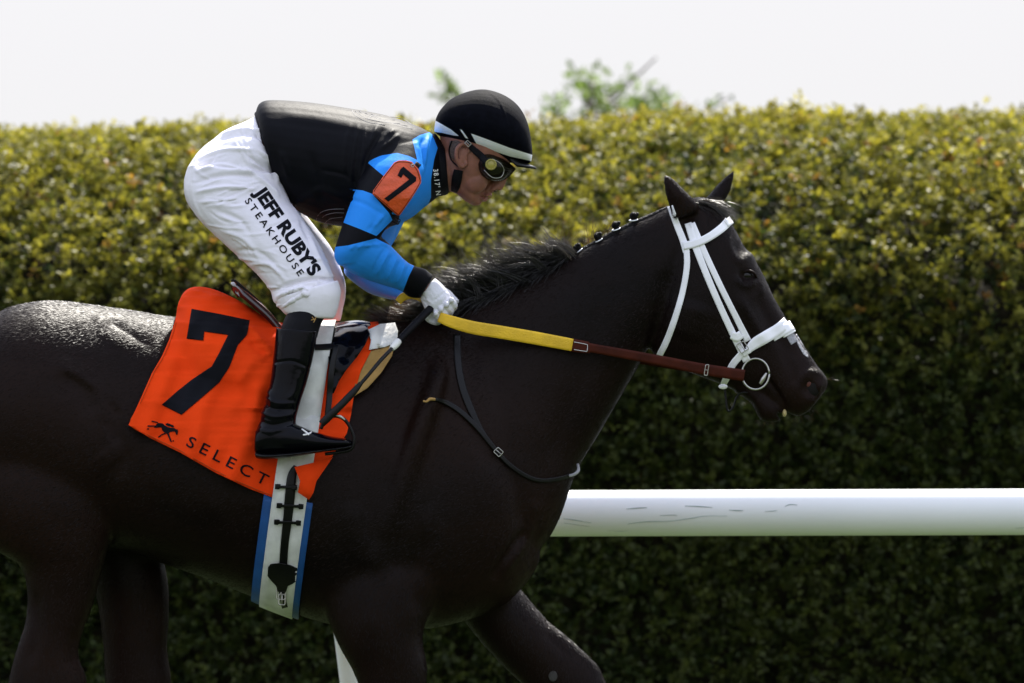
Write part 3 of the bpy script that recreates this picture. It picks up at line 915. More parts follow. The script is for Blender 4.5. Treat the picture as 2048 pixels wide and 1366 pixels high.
put('mane', strands(mane_spec, 15000, 0.00055, 21), M['hair'], horse, kind='stuff')
def mane_side(r):
    u = r.random(); c = crest[int(u * (len(crest) - 1))]
    L_ = r.uniform(25, 70); a = math.radians(r.normal(205, 16)); st = []
    q, _ = cast(c[0], c[1] + 14, horse_bvh)
    y0 = -0.012
    for i in range(6):
        st.append(Vector((math.cos(a) * L_ / 6 / S, -0.006, math.sin(a) * L_ / 6 / S))); a += r.normal(.03, .05)
    return P(c[0], c[1] + 2, y0 - 0.01 * r.random()), st
put('mane', strands(mane_side, 2600, 0.0007, 22), M['hair'], horse, kind='stuff')
def wild(r):
    x = r.choice([960, 990, 1015, 1035, 1035, 1060, 1090, 1130, 1185, 1205]) + r.normal(0, 9)
    y = np.interp(x, [860, 955, 1040, 1150, 1240], [636, 590, 545, 500, 460])
    L_ = r.uniform(40, 95); a = math.radians(r.normal(75 if x > 1100 else 125, 14)); b_ = r.normal(0, .1); st = []
    for i in range(6): st.append(Vector((math.cos(a) * L_ / 6 / S, r.normal(0, .002), math.sin(a) * L_ / 6 / S))); a += b_
    return P(x, y, r.normal(0, .008)), st
put('mane', strands(wild, 240, 0.0005, 23), M['hair_brown'], horse, kind='stuff')
def withers(r):
    x = r.uniform(770, 870); y = np.interp(x, [770, 870], [648, 636])
    L_ = r.uniform(25, 70); a = math.radians(r.normal(150, 16)); st = []
    for i in range(5): st.append(Vector((math.cos(a) * L_ / 5 / S, r.normal(-.002, .003), math.sin(a) * L_ / 5 / S))); a += r.normal(.10, .05)
    return P(x, y, r.normal(-.01, .016)), st
put('mane', strands(withers, 1500, 0.0007, 24), M['hair_brown'], horse, kind='stuff')
def fore(r):
    x = r.uniform(1365, 1412); y = np.interp(x, [1365, 1412], [402, 394]) + 5; st = []
    L_ = r.uniform(40, 82); a = math.radians(r.normal(-14, 8))
    for i in range(6): st.append(Vector((math.cos(a) * L_ / 6 / S, r.normal(-.001, .003), math.sin(a) * L_ / 6 / S))); a -= math.radians(r.normal(6, 3))
    return P(x, y, r.normal(-.008, .018)), st
put('forelock', strands(fore, 1500, 0.0007, 25), M['hair'], horse, kind='stuff')
def whisk(r):
    c = [(1625, 822), (1610, 832), (1590, 838), (1540, 846), (1520, 842), (1655, 760), (1500, 806)][r.integers(0, 7)]
    a = math.radians({1655: 20, 1500: 190}.get(c[0], -70) + r.normal(0, 20)); L_ = r.uniform(8, 20); st = []
    for i in range(4): st.append(Vector((math.cos(a) * L_ / 4 / S, r.normal(0, .001), math.sin(a) * L_ / 4 / S))); a += r.normal(0, .15)
    return P(c[0] + r.normal(0, 5), c[1] - 2, r.normal(-.01, .02)), st
put('whisker', strands(whisk, 70, 0.0004, 26), M['hair_brown'], horse, kind='stuff')
# the sewn braids on the crest: each a knot with a pale band
ridge = [P(x, y + 5, -.004) for x, y in ((1140, 512), (1175, 496), (1215, 474), (1255, 454), (1300, 433), (1340, 412))]
put('braided_crest', tube(ridge, [.012, .013, .013, .013, .012, .008], n=14, per=6, flat=1.1), M['braid'], horse)
km = None
for i, (x, y) in enumerate(((1158, 495), (1198, 473), (1233, 451), (1268, 433))):
    if km is None:
        kv = join([ball((0, 0, 0), (.0125, .013, .0125), 14), tube([(.0, 0, .0), (.003, 0, -.012), (.006, 0, -.024)], [.010, .009, .010], n=10), ball((-.007, -.006, .004), .006, 10), ball((.006, -.008, .006), .006, 10)])
        kn = put('mane_knot', kv, M['braid'], horse)
        bv, bf = tube([(math.cos(t_) * .0118, math.sin(t_) * .0125, -.0115 + .003 * math.cos(t_)) for t_ in np.linspace(0, 6.2832, 17)], [.0019] * 17, n=6, per=1)
        bd = put('band', (bv, bf), M['white_strap'], kn)
        km = kn; kb = bd; kl = kn.location.copy()
    else:
        kn = km.copy(); COL.objects.link(kn); kn.parent = horse
        bd = kb.copy(); COL.objects.link(bd); bd.parent = kn
    kn.location = Vector(P(x, y + 4, -.008)) - horse.location
    kn.scale = (.88, .88, .88)
    kn.rotation_euler = (0, math.radians(-25 + 9 * i), 0.3 * i)
def tailspec(r):
    a = math.radians(r.normal(205, 10)); st = []
    for i in range(7): st.append(Vector((math.cos(a) * .1, r.normal(0, .006), math.sin(a) * .1))); a += math.radians(r.normal(9, 4))
    return P(-190, 790, r.normal(0, .02)), st
put('tail', strands(tailspec, 900, 0.0012, 27), M['hair'], horse, kind='stuff')

# ------------------------------------------------------------------ saddle cloth, saddle, girth
hump = loft([(352, 645, 345, 740, .05, 0), (357, 606, 350, 800, .12, 0), (372, 580, 365, 840, .165, 0, -.1), (395, 573, 385, 850, .195, 0, -.15), (430, 579, 420, 860, .21, 0, -.15), (480, 602, 470, 880, .22, 0, -.1), (535, 636, 530, 880, .225, 0, -.1), (600, 652, 600, 880, .22, 0, 0), (680, 652, 680, 860, .19, 0, 0), (760, 640, 760, 820, .14, 0, 0)], n=32, p=.9)
hump_me = fuse([hump], .006, 6)
pad_bvh = bvh_of(HORSE_WORLD, hump_me)

def fold(x, y):
    d = 0.0
    # hanging folds running down from the seat, and the bunched corner by the rider's leg
    t = max(0, min(1, (y - 600) / 330))
    u = x + (y - 700) * 0.36
    d += 0.0125 * math.sin(u * 0.060 + 0.9 * math.sin(y * .011)) * t
    d += 0.0055 * math.sin(u * 0.125 + 1.4) * t
    d += 0.0012 * math.sin(y * 0.10 + x * .055 + 2 * math.sin(x * .03)) 
    for (ax, ay, bx, by, am, wd) in ((535, 700, 500, 655, .007, 7), (538, 690, 515, 672, .008, 5), (534, 712, 505, 690, -.006, 6), (540, 705, 520, 720, .006, 6), (530, 672, 480, 640, .004, 7), (520, 700, 480, 760, .004, 9),
                                     (405, 575, 375, 590, .003, 5), (490, 610, 420, 590, .002, 6), (515, 780, 500, 900, .006, 12), (470, 720, 420, 880, .003, 12), (540, 800, 545, 960, -.004, 8), (380, 650, 320, 800, .003, 14)):
        vx, vy = bx - ax, by - ay
        k = max(0, min(1, ((x - ax) * vx + (y - ay) * vy) / (vx * vx + vy * vy)))
        r2 = (x - ax - k * vx) ** 2 + (y - ay - k * vy) ** 2
        d += 1.7 * am * math.exp(-r2 / wd ** 2)
    g_ = max(0.0, min(1.0, (545 - x) / 110)) if y > 820 else 1.0          # held down by the girth
    d = d * (0.25 + 0.75 * g_) + 0.013 * (0.5 + 0.5 * g_)
    # flares off the flank at its lower back corner
    d += 0.020 * max(0, min(1, (y - 780) / 200)) * g_
    return d
cloth_px = [(350, 642), (356, 612), (364, 592), (380, 579), (398, 573), (420, 577), (455, 590), (488, 607), (515, 625), (545, 644), (575, 655), (640, 660), (700, 665), (748, 672), (742, 702), (722, 740), (708, 790), (702, 830), (694, 866), (664, 914), (640, 926), (606, 932), (582, 955), (560, 990), (548, 996), (500, 978), (430, 945), (360, 905), (300, 876), (257, 850), (280, 800), (304, 746), (324, 712), (338, 680)]
cloth = thing('saddle_cloth', P(480, 1000, -.28), 'orange saddle cloth with a large black 7 hanging over the flank behind the rider leg', 'saddle cloth')
cl = put('cloth', patch([cloth_px], pad_bvh, .006, .0025, 6, fold, smooth_y=8), M['orange'], cloth)
put('cloth', patch([cloth_px], pad_bvh, .006, .0025, 16, None, far=True), M['orange'], cloth)
put('padding', hump_me.copy(), M['orange'], cloth)
dg = bpy.context.evaluated_depsgraph_get(); dg.update()
def world_mesh(o):
    m2 = o.data.copy(); m2.transform(o.matrix_world); return m2
bpy.context.view_layer.update()
cloth_bvh = bvh_of(world_mesh(cl))
C3 = lambda pts: [(240 + x * .3368, 540 + y * .3368) for x, y in pts]
put('numeral', patch([C3([(425, 230), (600, 262), (770, 298), (762, 350), (752, 388), (700, 445), (675, 510), (650, 575), (590, 668), (480, 762), (365, 860), (248, 800), (345, 715), (430, 648), (545, 572), (590, 490), (642, 385), (500, 365), (495, 418), (395, 408)])], cloth_bvh, .0026, .0006, 3.5), M['black_print'], cl)
put('lettering', lettering("SELECT", (371, 891), (152, 77), 22, cloth_bvh, .0022, bold=0.006, space=1.55, length=178), M['black_print'], cl)
E3 = lambda pts: [(285 + x * .0476, 830 + y * .0476) for x, y in pts]
emblem = [
    E3([(575, 400), (650, 340), (740, 335), (850, 350), (930, 430), (1050, 500), (1200, 540), (1290, 545), (1350, 555), (1420, 610), (1460, 595), (1490, 640), (1490, 720), (1470, 830), (1420, 830), (1390, 740), (1340, 690), (1240, 700), (1150, 710), (1110, 760), (1080, 800), (1010, 790), (960, 760), (870, 690), (820, 620), (805, 530), (700, 515), (580, 540), (490, 530), (490, 500), (560, 470)]),
    E3([(660, 305), (560, 270), (390, 235), (375, 275), (480, 305), (590, 325), (650, 355)]),
    E3([(215, 430), (580, 440), (580, 485), (260, 490), (215, 490)]), E3([(180, 580), (230, 550), (285, 570), (270, 610), (220, 620)]),
    E3([(960, 370), (1050, 335), (1150, 365), (1200, 400), (1290, 425), (1325, 480), (1290, 530), (1240, 510), (1180, 480), (1080, 470), (1000, 430)]),
    E3([(930, 750), (800, 800), (720, 865), (650, 905), (670, 945), (745, 925), (775, 875), (860, 825), (985, 795)]),
    E3([(1025, 790), (1085, 920), (1180, 1135), (1240, 1135), (1195, 1020), (1115, 790)]), E3([(1255, 1085), (1290, 1050), (1328, 1085), (1290, 1122)])]
put('emblem', patch(emblem, cloth_bvh, .0022, .0006, 4), M['black_print'], cl)
hem = [(x * .975 + 430 * .025, y * .975 + 770 * .025) for x, y in ([cloth_px[0]] + cloth_px[::-1][:13])]
M['orange_seam'] = mat("dark orange seam", (0.52, 0.05, 0.007), 0.8, 0.1)
put('hem', ribbon([(x, y, 1.1) for x, y in hem], cloth_bvh, .0022, .0012, per=8, across=1), M['orange_seam'], cl)
# loose corner of the cloth folded over the girth
flap_v = ribbon([(592, 940, 5, -.322), (606, 952, 30, -.318), (640, 935, 22, -.31), (664, 918, 2, -.30)], None, thick=.003, across=3)
put('folded_corner', shell([P(589, 934, -.335), P(600, 962, -.338), (P(596, 985, -.335)), P(618, 1000, -.325), P(627, 985, -.325), P(633, 962, -.320), P(666, 914, -.305), P(628, 925, -.325)], [(0, 1, 7), (1, 2, 4), (2, 3, 4), (1, 4, 5), (1, 5, 7), (5, 6, 7)], .003), M['orange'], cloth)

saddle = thing('racing_saddle', P(600, 660, 0), 'small black and maroon racing saddle with white girth strapped round the horse', 'saddle')
full = np.linspace(-math.pi, math.pi, 97)
gd = np.array([650 - 566, 640 - 1226], float)
cl_all = bvh_of(HORSE_WORLD, hump_me, world_mesh(cl))
gc = (612, 935)
put('girth_sleeve', band(horse_bvh, (570, 1080), gd, 49, np.linspace(math.radians(68), math.radians(292), 70), .0125, .012), M['blue_sleeve'], saddle)
gs = put('girth', band(horse_bvh, (584, 1000), gd, 34, np.linspace(math.radians(48), math.radians(312), 90), lambda ph: .0175 + .0125 * max(0.0, min(1.0, (abs(math.pi - ph) - 1.35) / .35)), .004), M['white_web'], saddle)
put('girth', band(cl_all, (626, 760), gd, 29, np.linspace(math.radians(10), math.radians(128), 36), .019, .004), M['white_web'], saddle)
bpy.context.view_layer.update()
g_bvh = bvh_of(world_mesh(gs), HORSE_WORLD)
el = put('elastic_strap', ribbon([(592, 932, 5), (584, 952, 9), (580, 990, 10), (575, 1040, 9), (569, 1090, 8), (566, 1140, 8), (564, 1175, 7), (566, 1200, 6), (570, 1216, 6)], g_bvh, .005, .004), M['leather_black'], saddle)
for (x, y, w_) in ((572, 974, 22), (580, 1012, 27), (575, 1045, 27)):
    put('keeper', ribbon([(x - w_, y - 1, 5), (x - w_ + 9, y - .5, 5.5), (x - w_ + 11, y, 3), (x, y, 3), (x + w_ - 11, y + 1, 3), (x + w_ - 9, y + 1, 5.5), (x + w_, y + 1.5, 5)], g_bvh, .010, .004, per=3), M['leather_black'], saddle)
put('buckle_guard', patch([[(536, 1135), (541, 1128), (560, 1126), (580, 1130), (594, 1136), (597, 1145), (596, 1160), (585, 1168), (576, 1172), (572, 1184), (556, 1184), (552, 1172), (541, 1160), (535, 1152)]], g_bvh, .009, .005, 6), M['leather_black'], saddle)
def rect_buckle(cx, cy, hw, hh, ang, Y, r=.0016):
    ca, sa = math.cos(ang), math.sin(ang)
    pts = []
    for (u, v) in ((-1, -1), (0, -1.05), (1, -1), (1.05, 0), (1, 1), (0, 1.05), (-1, 1), (-1.05, 0), (-1, -1)):
        pts.append(P(cx + u * hw * ca - v * hh * sa, cy + u * hw * sa + v * hh * ca, Y))
    ring = tube(pts, [r] * 9, n=8, per=3)
    pin = tube([P(cx - hw * ca, cy - hw * sa, Y), P(cx, cy, Y - .003), P(cx + hw * ca, cy + hw * sa, Y - .001)], [r * .8] * 3, n=6)
    return join([ring, pin])
qb, _ = cast(563, 1188, g_bvh)
put('buckle', join([rect_buckle(562, 1187, 11, 8, 1.6, qb.y - .010), rect_buckle(564, 1199, 10, 6, 1.6, qb.y - .010)]), M['steel'], saddle)
# seat, cantle, flaps
seat_l = loft([(548, 640, 548, 672, .11, 0), (580, 652, 580, 680, .12, 0), (620, 656, 620, 682, .11, 0), (670, 646, 670, 676, .10, 0), (715, 640, 715, 668, .09, 0), (745, 645, 745, 664, .07, 0)], n=24)
put('seat', fuse([seat_l], .005, 5), M['seat'], saddle)
cant = [(461, 566, .05), (467, 562, .07), (480, 570, .085), (505, 590, .10), (530, 612, .11), (560, 648, .12)]
cv, cf = [], []
rows = crom([(x, y, w_) for x, y, w_ in cant], 5)
for i, (x, y, w_) in enumerate(rows):
    th_ = 14 + 8 * i / len(rows)
    for k in range(13):
        a = -1 + 2 * k / 12
        bow = (1 - a * a) 
        cv.append(P(x + 26 * (1 - bow) * 0.5, y + 30 * (1 - bow) * .55, a * w_))
    for k in range(13):
        a = -1 + 2 * k / 12; bow = (1 - a * a)
        cv.append(P(x + 26 * (1 - bow) * .5 + 2 - 4 * i / len(rows), y + 30 * (1 - bow) * .55 + th_, a * w_))
nr = 26
for i in range(len(rows) - 1):
    for k in range(12):
        cf.append((i * nr + k, i * nr + k + 1, (i + 1) * nr + k + 1, (i + 1) * nr + k)); cf.append((i * nr + 13 + k, (i + 1) * nr + 13 + k, (i + 1) * nr + 14 + k, i * nr + 14 + k))
    for k in (0, 12): cf.append((i * nr + k, (i + 1) * nr + k, (i + 1) * nr + 13 + k, i * nr + 13 + k))
for i in (0, len(rows) - 1):
    for k in range(12): cf.append((i * nr + k, i * nr + k + 1, i * nr + 14 + k, i * nr + 13 + k))
put('cantle', (cv, cf), M['seat'], saddle)
put('piping', tube([P(x, y - 1, -w_ * .55) for x, y, w_ in [(463, 563, .07), (470, 563, .075), (490, 580, .09), (515, 602, .10), (545, 636, .12)]], [.004] * 5, n=8), M['leather_black'], saddle)
fl_bvh = cl_all
def glossfold(x, y): return .006 * math.sin(x * .11 + y * .06) + .004 * math.sin(x * .05 - y * .13)
put('pommel_pad', patch([[(735, 660), (760, 648), (790, 645), (796, 662), (794, 684), (770, 694), (738, 700), (742, 680)]], pad_bvh, .030, .01, 8), M['pad_white'], saddle)
put('flap', patch([[(652, 655), (680, 645), (722, 641), (734, 650), (740, 668), (730, 690), (714, 714), (694, 738), (678, 762), (668, 786), (661, 790), (660, 740), (655, 700)]], pad_bvh, .036, .006, 7, glossfold), M['patent'], saddle)
put('surcingle', ribbon([(622, 694, 6), (645, 694, 6), (668, 692, 6)], fl_bvh, .030, .004), M['leather_black'], saddle)
put('stirrup_leather', ribbon([(672, 690, 6), (663, 740, 6), (659, 790, 6), (655, 832, 6)], fl_bvh, .030, .004), M['leather_black'], saddle)
put('chamois', patch([[(742, 702), (768, 695), (790, 688), (784, 712), (762, 746), (735, 776), (706, 794), (710, 768), (724, 738)]], pad_bvh, .024, .006, 8), M['tan'], saddle)

# ------------------------------------------------------------------ jockey
jockey = thing('person', P(600, 920, -.1), 'jockey in black and blue jersey crouching over the saddle with white breeches and black helmet', 'person')
# body: one continuous figure under the clothes
head_l = loft([(965, 205, 935, 200, .03, 0), (1015, 232, 890, 225, .066, 0), (1036, 268, 880, 252, .077, 0), (1034, 305, 880, 278, .077, 0), (1017, 330, 884, 305, .073, 0), (990, 352, 890, 335, .066, 0), (971, 372, 897, 360, .055, 0), (966, 390, 908, 380, .045, 0), (957, 405, 922, 393, .036, 0), (946, 410, 930, 402, .02, 0)], n=32, per=5)
nose = loft([(1020, 326, 1000, 334, .010, 0), (1018, 346, 990, 354, .012, 0), (1013, 362, 976, 368, .014, 0), (1007, 375, 968, 378, .018, 0), (1000, 382, 966, 384, .016, 0), (988, 384, 968, 386, .009, 0)], n=16)
lipu = ball(P(975, 391.5, 0), (.014, .022, .0062), 14); lipl = ball(P(967, 399, 0), (.012, .019, .0060), 14); chn = ball(P(951, 404, 0), (.017, .022, .010), 14)
cheek = [ball(P(950, 362, s * .040), (.034, .022, .032), 14) for s in (-1, 1)]
jn = loft([(860, 285, 862, 395, .060, 0), (885, 292, 890, 382, .056, 0), (920, 300, 918, 388, .054, 0), (945, 310, 935, 385, .04, 0)], n=24)
trs = loft([(535, 235, 566, 360, .10, 0), (600, 228, 630, 405, .12, 0), (700, 238, 700, 420, .13, 0), (800, 262, 800, 405, .125, 0), (860, 280, 860, 395, .07, 0)], n=24)
pel = loft([(520, 252, 548, 340, .10, 0), (455, 285, 545, 355, .12, 0), (412, 320, 550, 370, .12, 0), (398, 360, 560, 385, .10, 0)], n=24)
def limb(pts, rads): return tube([P(*p) for p in pts], rads, n=14)
arm_n = limb([(800, 340, -.12), (750, 430, -.19), (712, 508, -.22), (775, 535, -.185), (845, 572, -.118), (872, 596, -.10)], [.042, .038, .028, .028, .018, .015])
arm_f = limb([(800, 345, .12), (765, 440, .19), (722, 528, .215), (780, 562, .165), (845, 597, .105), (875, 612, .085)], [.042, .038, .028, .028, .022, .02])
leg_n = limb([(470, 360, -.075), (535, 455, -.135), (612, 562, -.225), (610, 640, -.265), (585, 760, -.298), (560, 860, -.318), (640, 888, -.328)], [.07, .06, .038, .036, .034, .024, .016])
leg_f = limb([(470, 360, .075), (550, 455, .135), (632, 562, .225), (632, 640, .265), (607, 760, .298), (582, 860, .318), (662, 888, .328)], [.07, .06, .038, .036, .034, .024, .016])
body_me = fuse([head_l, nose, lipu, lipl, chn, jn, trs, pel, arm_n, arm_f, leg_n, leg_f] + cheek, .0027, 3)
sculpt(body_me, [([(988, 392), (975, 396), (962, 393)], 2.2, -.005), ([(1000, 384), (990, 381)], 2.5, -.003), ([(985, 370), (975, 385)], 4, -.003), ([(900, 340), (912, 375), (935, 395)], 8, .003),
                 ([(893, 310), (900, 350), (905, 380)], 5, -.004), ([(965, 405), (962, 400)], 3, -.002), ([(960, 345), (985, 360)], 6, .003)])
body = put('body', body_me, M['skin'], jockey)
head_bvh = bvh_of(world_mesh(body)) if False else None
bpy.context.view_layer.update()
body_w = world_mesh(body); body_bvh = bvh_of(body_w)
for s in (-1, 1):
    q, _ = cast(925, 310, body_bvh, s > 0)
    y0 = q.y
    rim = [P(934, 327, y0), P(922, 333, y0 + s * .006), P(913, 318, y0 + s * .016), P(914, 298, y0 + s * .018), P(926, 288, y0 + s * .014), P(937, 294, y0 + s * .008), P(937, 306, y0 + s * .005)]
    earv = fuse([tube(rim, [.006, .006, .0055, .0055, .0055, .005, .004], n=10), loft([(914, 300, 920, 330, .006, y0 + s * .004), (926, 292, 928, 330, .006, y0 + s * .004), (936, 300, 934, 322, .005, y0 + s * .003)], n=12), ball(P(931, 327, y0 + s * .005), (.006, .005, .009), 10)], .0018, 3)
    put('ear', earv, M['skin'], jockey)
    put('hair', patch([[(900, 282), (914, 280), (945, 298), (940, 306), (932, 290), (918, 288), (910, 300), (908, 322), (900, 312), (897, 296)]], body_bvh, .0015, .003, 5, far=s > 0), M['head_hair'], jockey)  # short hair; its dark tone also stands in for shadow behind the ear

for s in (-1, 1):
    lp = []
    for x, y in ((984, 393), (976, 396), (967, 396), (958, 394)):
        qq, _ = cast(x, y, body_bvh, s > 0); lp.append(Vector((P(x, y).x, qq.y, P(x, y).z)))
    put('mouth', tube(lp, [.0014, .0017, .0016, .0008], n=8), M['lips'], jockey)
    qq, _ = cast(989, 382, body_bvh, s > 0)
    put('nostril', ball((P(989, 382).x, qq.y, P(0, 382).z), (.0035, .002, .0022), 10), M['nostril_shade'], jockey)  # dark ball in place of the shaded nostril hole
# jersey with sleeves
jer = loft([(512, 222, 558, 388, .135, 0), (520, 206, 574, 402, .148, 0), (545, 200, 600, 425, .158, 0), (620, 205, 645, 446, .163, 0), (700, 217, 700, 454, .172, 0), (770, 230, 765, 456, .178, 0), (825, 248, 815, 440, .165, 0), (858, 264, 852, 412, .115, 0), (876, 280, 886, 386, .070, 0)], n=36, per=5, p=.88)
up_n = loft([(838, 282, 770, 300, .04, -.12), (846, 340, 738, 330, .062, -.165), (828, 395, 712, 378, .066, -.195), (788, 438, 692, 430, .064, -.215), (766, 466, 674, 482, .060, -.23), (752, 490, 668, 512, .055, -.235), (735, 520, 678, 532, .04, -.23)], n=26)
fo_n = loft([(752, 472, 672, 508, .045, -.232), (768, 478, 690, 538, .055, -.222), (790, 500, 730, 558, .054, -.200), (812, 522, 772, 572, .047, -.172), (830, 532, 802, 582, .041, -.145), (850, 538, 818, 594, .037, -.125), (867, 552, 840, 597, .034, -.11)], n=24)
jer_me = fuse([jer, up_n, fo_n], .0042, 3)
sculpt(jer_me, [([(700, 250), (690, 300), (688, 350)], 4, 0.0048), ([(716, 252), (706, 310), (702, 370)], 3.5, 0.0064), ([(732, 256), (724, 310), (716, 375)], 4, 0.0064), ([(755, 250), (735, 300)], 4, 0.0048), ([(770, 255), (740, 300), (722, 345)], 5, -0.0064), ([(800, 268), (760, 300)], 4, 0.0048),
                ([(775, 268), (790, 262)], 5, 0.0048), ([(640, 340), (690, 350), (715, 372)], 4, -0.0032), ([(560, 230), (640, 240), (750, 262)], 10, 0.0032), ([(580, 420), (640, 380), (690, 400)], 8, 0.0048), ([(560, 300), (580, 360)], 6, 0.0048), ([(620, 300), (650, 420)], 9, -0.0048)] +
       [([(770 + 8 * i, 497 + 5.5 * i), (756 + 9 * i, 520 + 6 * i), (742 + 10 * i, 548 + 4 * i)], 2.3, .0042 if i % 2 else -.003) for i in range(7)] +
       [([(700 + 14 * i, 500 - 4 * i), (712 + 16 * i, 488 + i)], 3, 0.0040) for i in range(5)] +
       [([(690, 395), (730, 408), (770, 432)], 4, -0.0032), ([(745, 455), (768, 428)], 4, 0.0064), ([(735, 462), (755, 440)], 3, -0.0032)], ymax=-.05)
sculpt(jer_me, [([(848, 275), (842, 300), (852, 340)], 4, -0.0048), ([(858, 270), (852, 300), (846, 350)], 3, 0.0048), ([(835, 290), (850, 330)], 4, 0.0048)])
co = get_co(jer_me); q = to_px(co)
blue_polys = [
    [(825, 279), (840, 270), (868, 262), (880, 280), (868, 320), (862, 360), (862, 395), (850, 425), (830, 450), (795, 450), (800, 428), (836, 365), (842, 344), (834, 318)],
    [(735, 325), (748, 317), (763, 311), (794, 306), (818, 312), (838, 322), (846, 362), (830, 395), (806, 432), (783, 428), (797, 398), (786, 372), (766, 351)],
    [(700, 378), (726, 381), (745, 388), (778, 426), (785, 440), (753, 472), (720, 458), (684, 444), (686, 425), (694, 398)],
    [(650, 496), (669, 494), (695, 491), (724, 484), (752, 477), (800, 500), (828, 532), (818, 552), (803, 590), (740, 590), (660, 560)]]
sd = np.max([inside_sd(q, p) for p in blue_polys], axis=0)
torso_only = (co[:, 1] > -.16) & (q[:, 0] < 735) & (q[:, 1] < 455)
sd[torso_only] = -5
attr(jer_me, 'blue', sd)
attr(jer_me, 'grey', np.full(len(co), -9.0))
jersey = put('jersey', jer_me, M['jersey'], jockey)
bpy.context.view_layer.update()
jer_w = world_mesh(jersey); jer_bvh = bvh_of(jer_w)
fs_up = loft([(835, 320, 765, 320, .05, .12), (830, 400, 735, 400, .06, .19), (806, 448, 718, 470, .056, .215), (784, 490, 700, 520, .052, .225), (750, 530, 688, 548, .04, .22)], n=22)
fs_fo = loft([(745, 500, 688, 535, .045, .22), (765, 520, 692, 552, .05, .21), (790, 545, 735, 585, .045, .18), (812, 568, 775, 598, .040, .15), (826, 575, 802, 602, .034, .125)], n=22)
put('sleeve', fuse([fs_up, fs_fo], .0045, 4), M['blue_cloth'], jockey)
put('cuff', fuse([loft([(826, 570, 798, 603, .036, .128), (850, 582, 828, 614, .034, .105), (868, 595, 845, 622, .032, .09)], n=20)], .0045, 3), M['black_cloth'], jockey)
put('collar', fuse([loft([(864, 266, 862, 394, .078, 0), (872, 268, 872, 394, .074, 0), (884, 284, 892, 390, .066, 0), (890, 290, 898, 386, .062, 0)], n=32)], .0035, 3), M['black_cloth'], jockey)
bpy.context.view_layer.update()
col_o = [c for c in jockey.children if c.name.startswith('collar')][0]
col_bvh = bvh_of(world_mesh(col_o), jer_w)
put('lettering', lettering("38.17' N", (866.5, 339), (6, 52), 9.5, col_bvh, .0015, bold=.02, space=1.25, length=52, cell=3), M['white_print'], col_o)
# pale outline motif across the shoulders and on the belly
def outl(paths, bvh, hw=0.55): return join([ribbon([(x, y, hw) for x, y in p], bvh, .0012, .0006, per=5, across=1) for p in paths])
put('outline_print', outl([[(703, 219), (712, 232), (735, 244), (770, 250)], [(710, 222), (730, 236), (765, 244), (800, 247)], [(718, 222), (745, 236), (790, 240)], [(730, 226), (770, 243), (815, 252)], [(742, 228), (790, 250), (825, 258)], [(760, 232), (800, 236), (825, 250)], [(735, 240), (745, 232), (760, 231)]], jer_bvh), M['grey_print'], jersey)
put('outline_print', outl([[(632, 440), (640, 426), (660, 419), (688, 418)], [(640, 444), (648, 432), (668, 426), (688, 426)], [(650, 446), (660, 438), (686, 434)], [(632, 440), (650, 446), (670, 448)]], jer_bvh), M['grey_print'], jersey)

# breeches
br_p = loft([(512, 232, 556, 352, .122, 0), (490, 243, 556, 362, .142, 0), (448, 262, 556, 372, .158, 0), (398, 302, 562, 384, .165, 0), (370, 350, 570, 394, .165, 0), (372, 400, 582, 405, .15, 0), (400, 440, 590, 425, .10, 0)], n=32, per=5)
def thigh(dx, s):
    return loft([(378 + dx * .2, 330, 560 + dx * .2, 350, .09, s * .085), (369 + dx * .3, 380, 580 + dx * .3, 402, .098, s * .10), (392 + dx * .5, 432, 594 + dx * .5, 420, .10, s * .12), (448 + dx * .7, 488, 618 + dx * .7, 455, .095, s * .15), (502 + dx, 537, 644 + dx, 497, .086, s * .185), (538 + dx, 578, 664 + dx, 543, .077, s * .215), (548 + dx, 605, 672 + dx, 575, .068, s * .235), (568 + dx, 624, 668 + dx, 610, .058, s * .25), (580 + dx, 632, 658 + dx, 634, .05, s * .255)], n=28, per=5)
br_me = fuse([br_p, thigh(0, -1), thigh(20, 1)], .0034, 5)
_r = np.random.default_rng(5)
def _crease(a, b, n, spread, amp):
    out = []
    for _ in range(n):
        t_ = _r.random(); x0 = a[0] + (b[0] - a[0]) * t_ + _r.normal(0, spread); y0 = a[1] + (b[1] - a[1]) * t_ + _r.normal(0, spread)
        an = _r.normal(a[2], .35); L_ = _r.uniform(18, 48); k_ = _r.normal(0, 5)
        out.append(([(x0 - math.cos(an) * L_, y0 - math.sin(an) * L_), (x0 + k_ * math.sin(an), y0 - k_ * math.cos(an)), (x0 + math.cos(an) * L_, y0 + math.sin(an) * L_)], _r.uniform(1.8, 3.2), _r.uniform(.4, 1) * amp * _r.choice((1, 1, -1))))
    return out
sculpt(br_me, _crease((410, 330, -.12), (470, 420, -.12), 16, 22, .0030) + _crease((480, 300, .9), (545, 350, .9), 9, 14, .0028) + _crease((470, 450, .25), (620, 560, .35), 22, 24, .0026) + _crease((570, 590, -.25), (660, 580, -.25), 10, 14, .0040), ymax=.02)
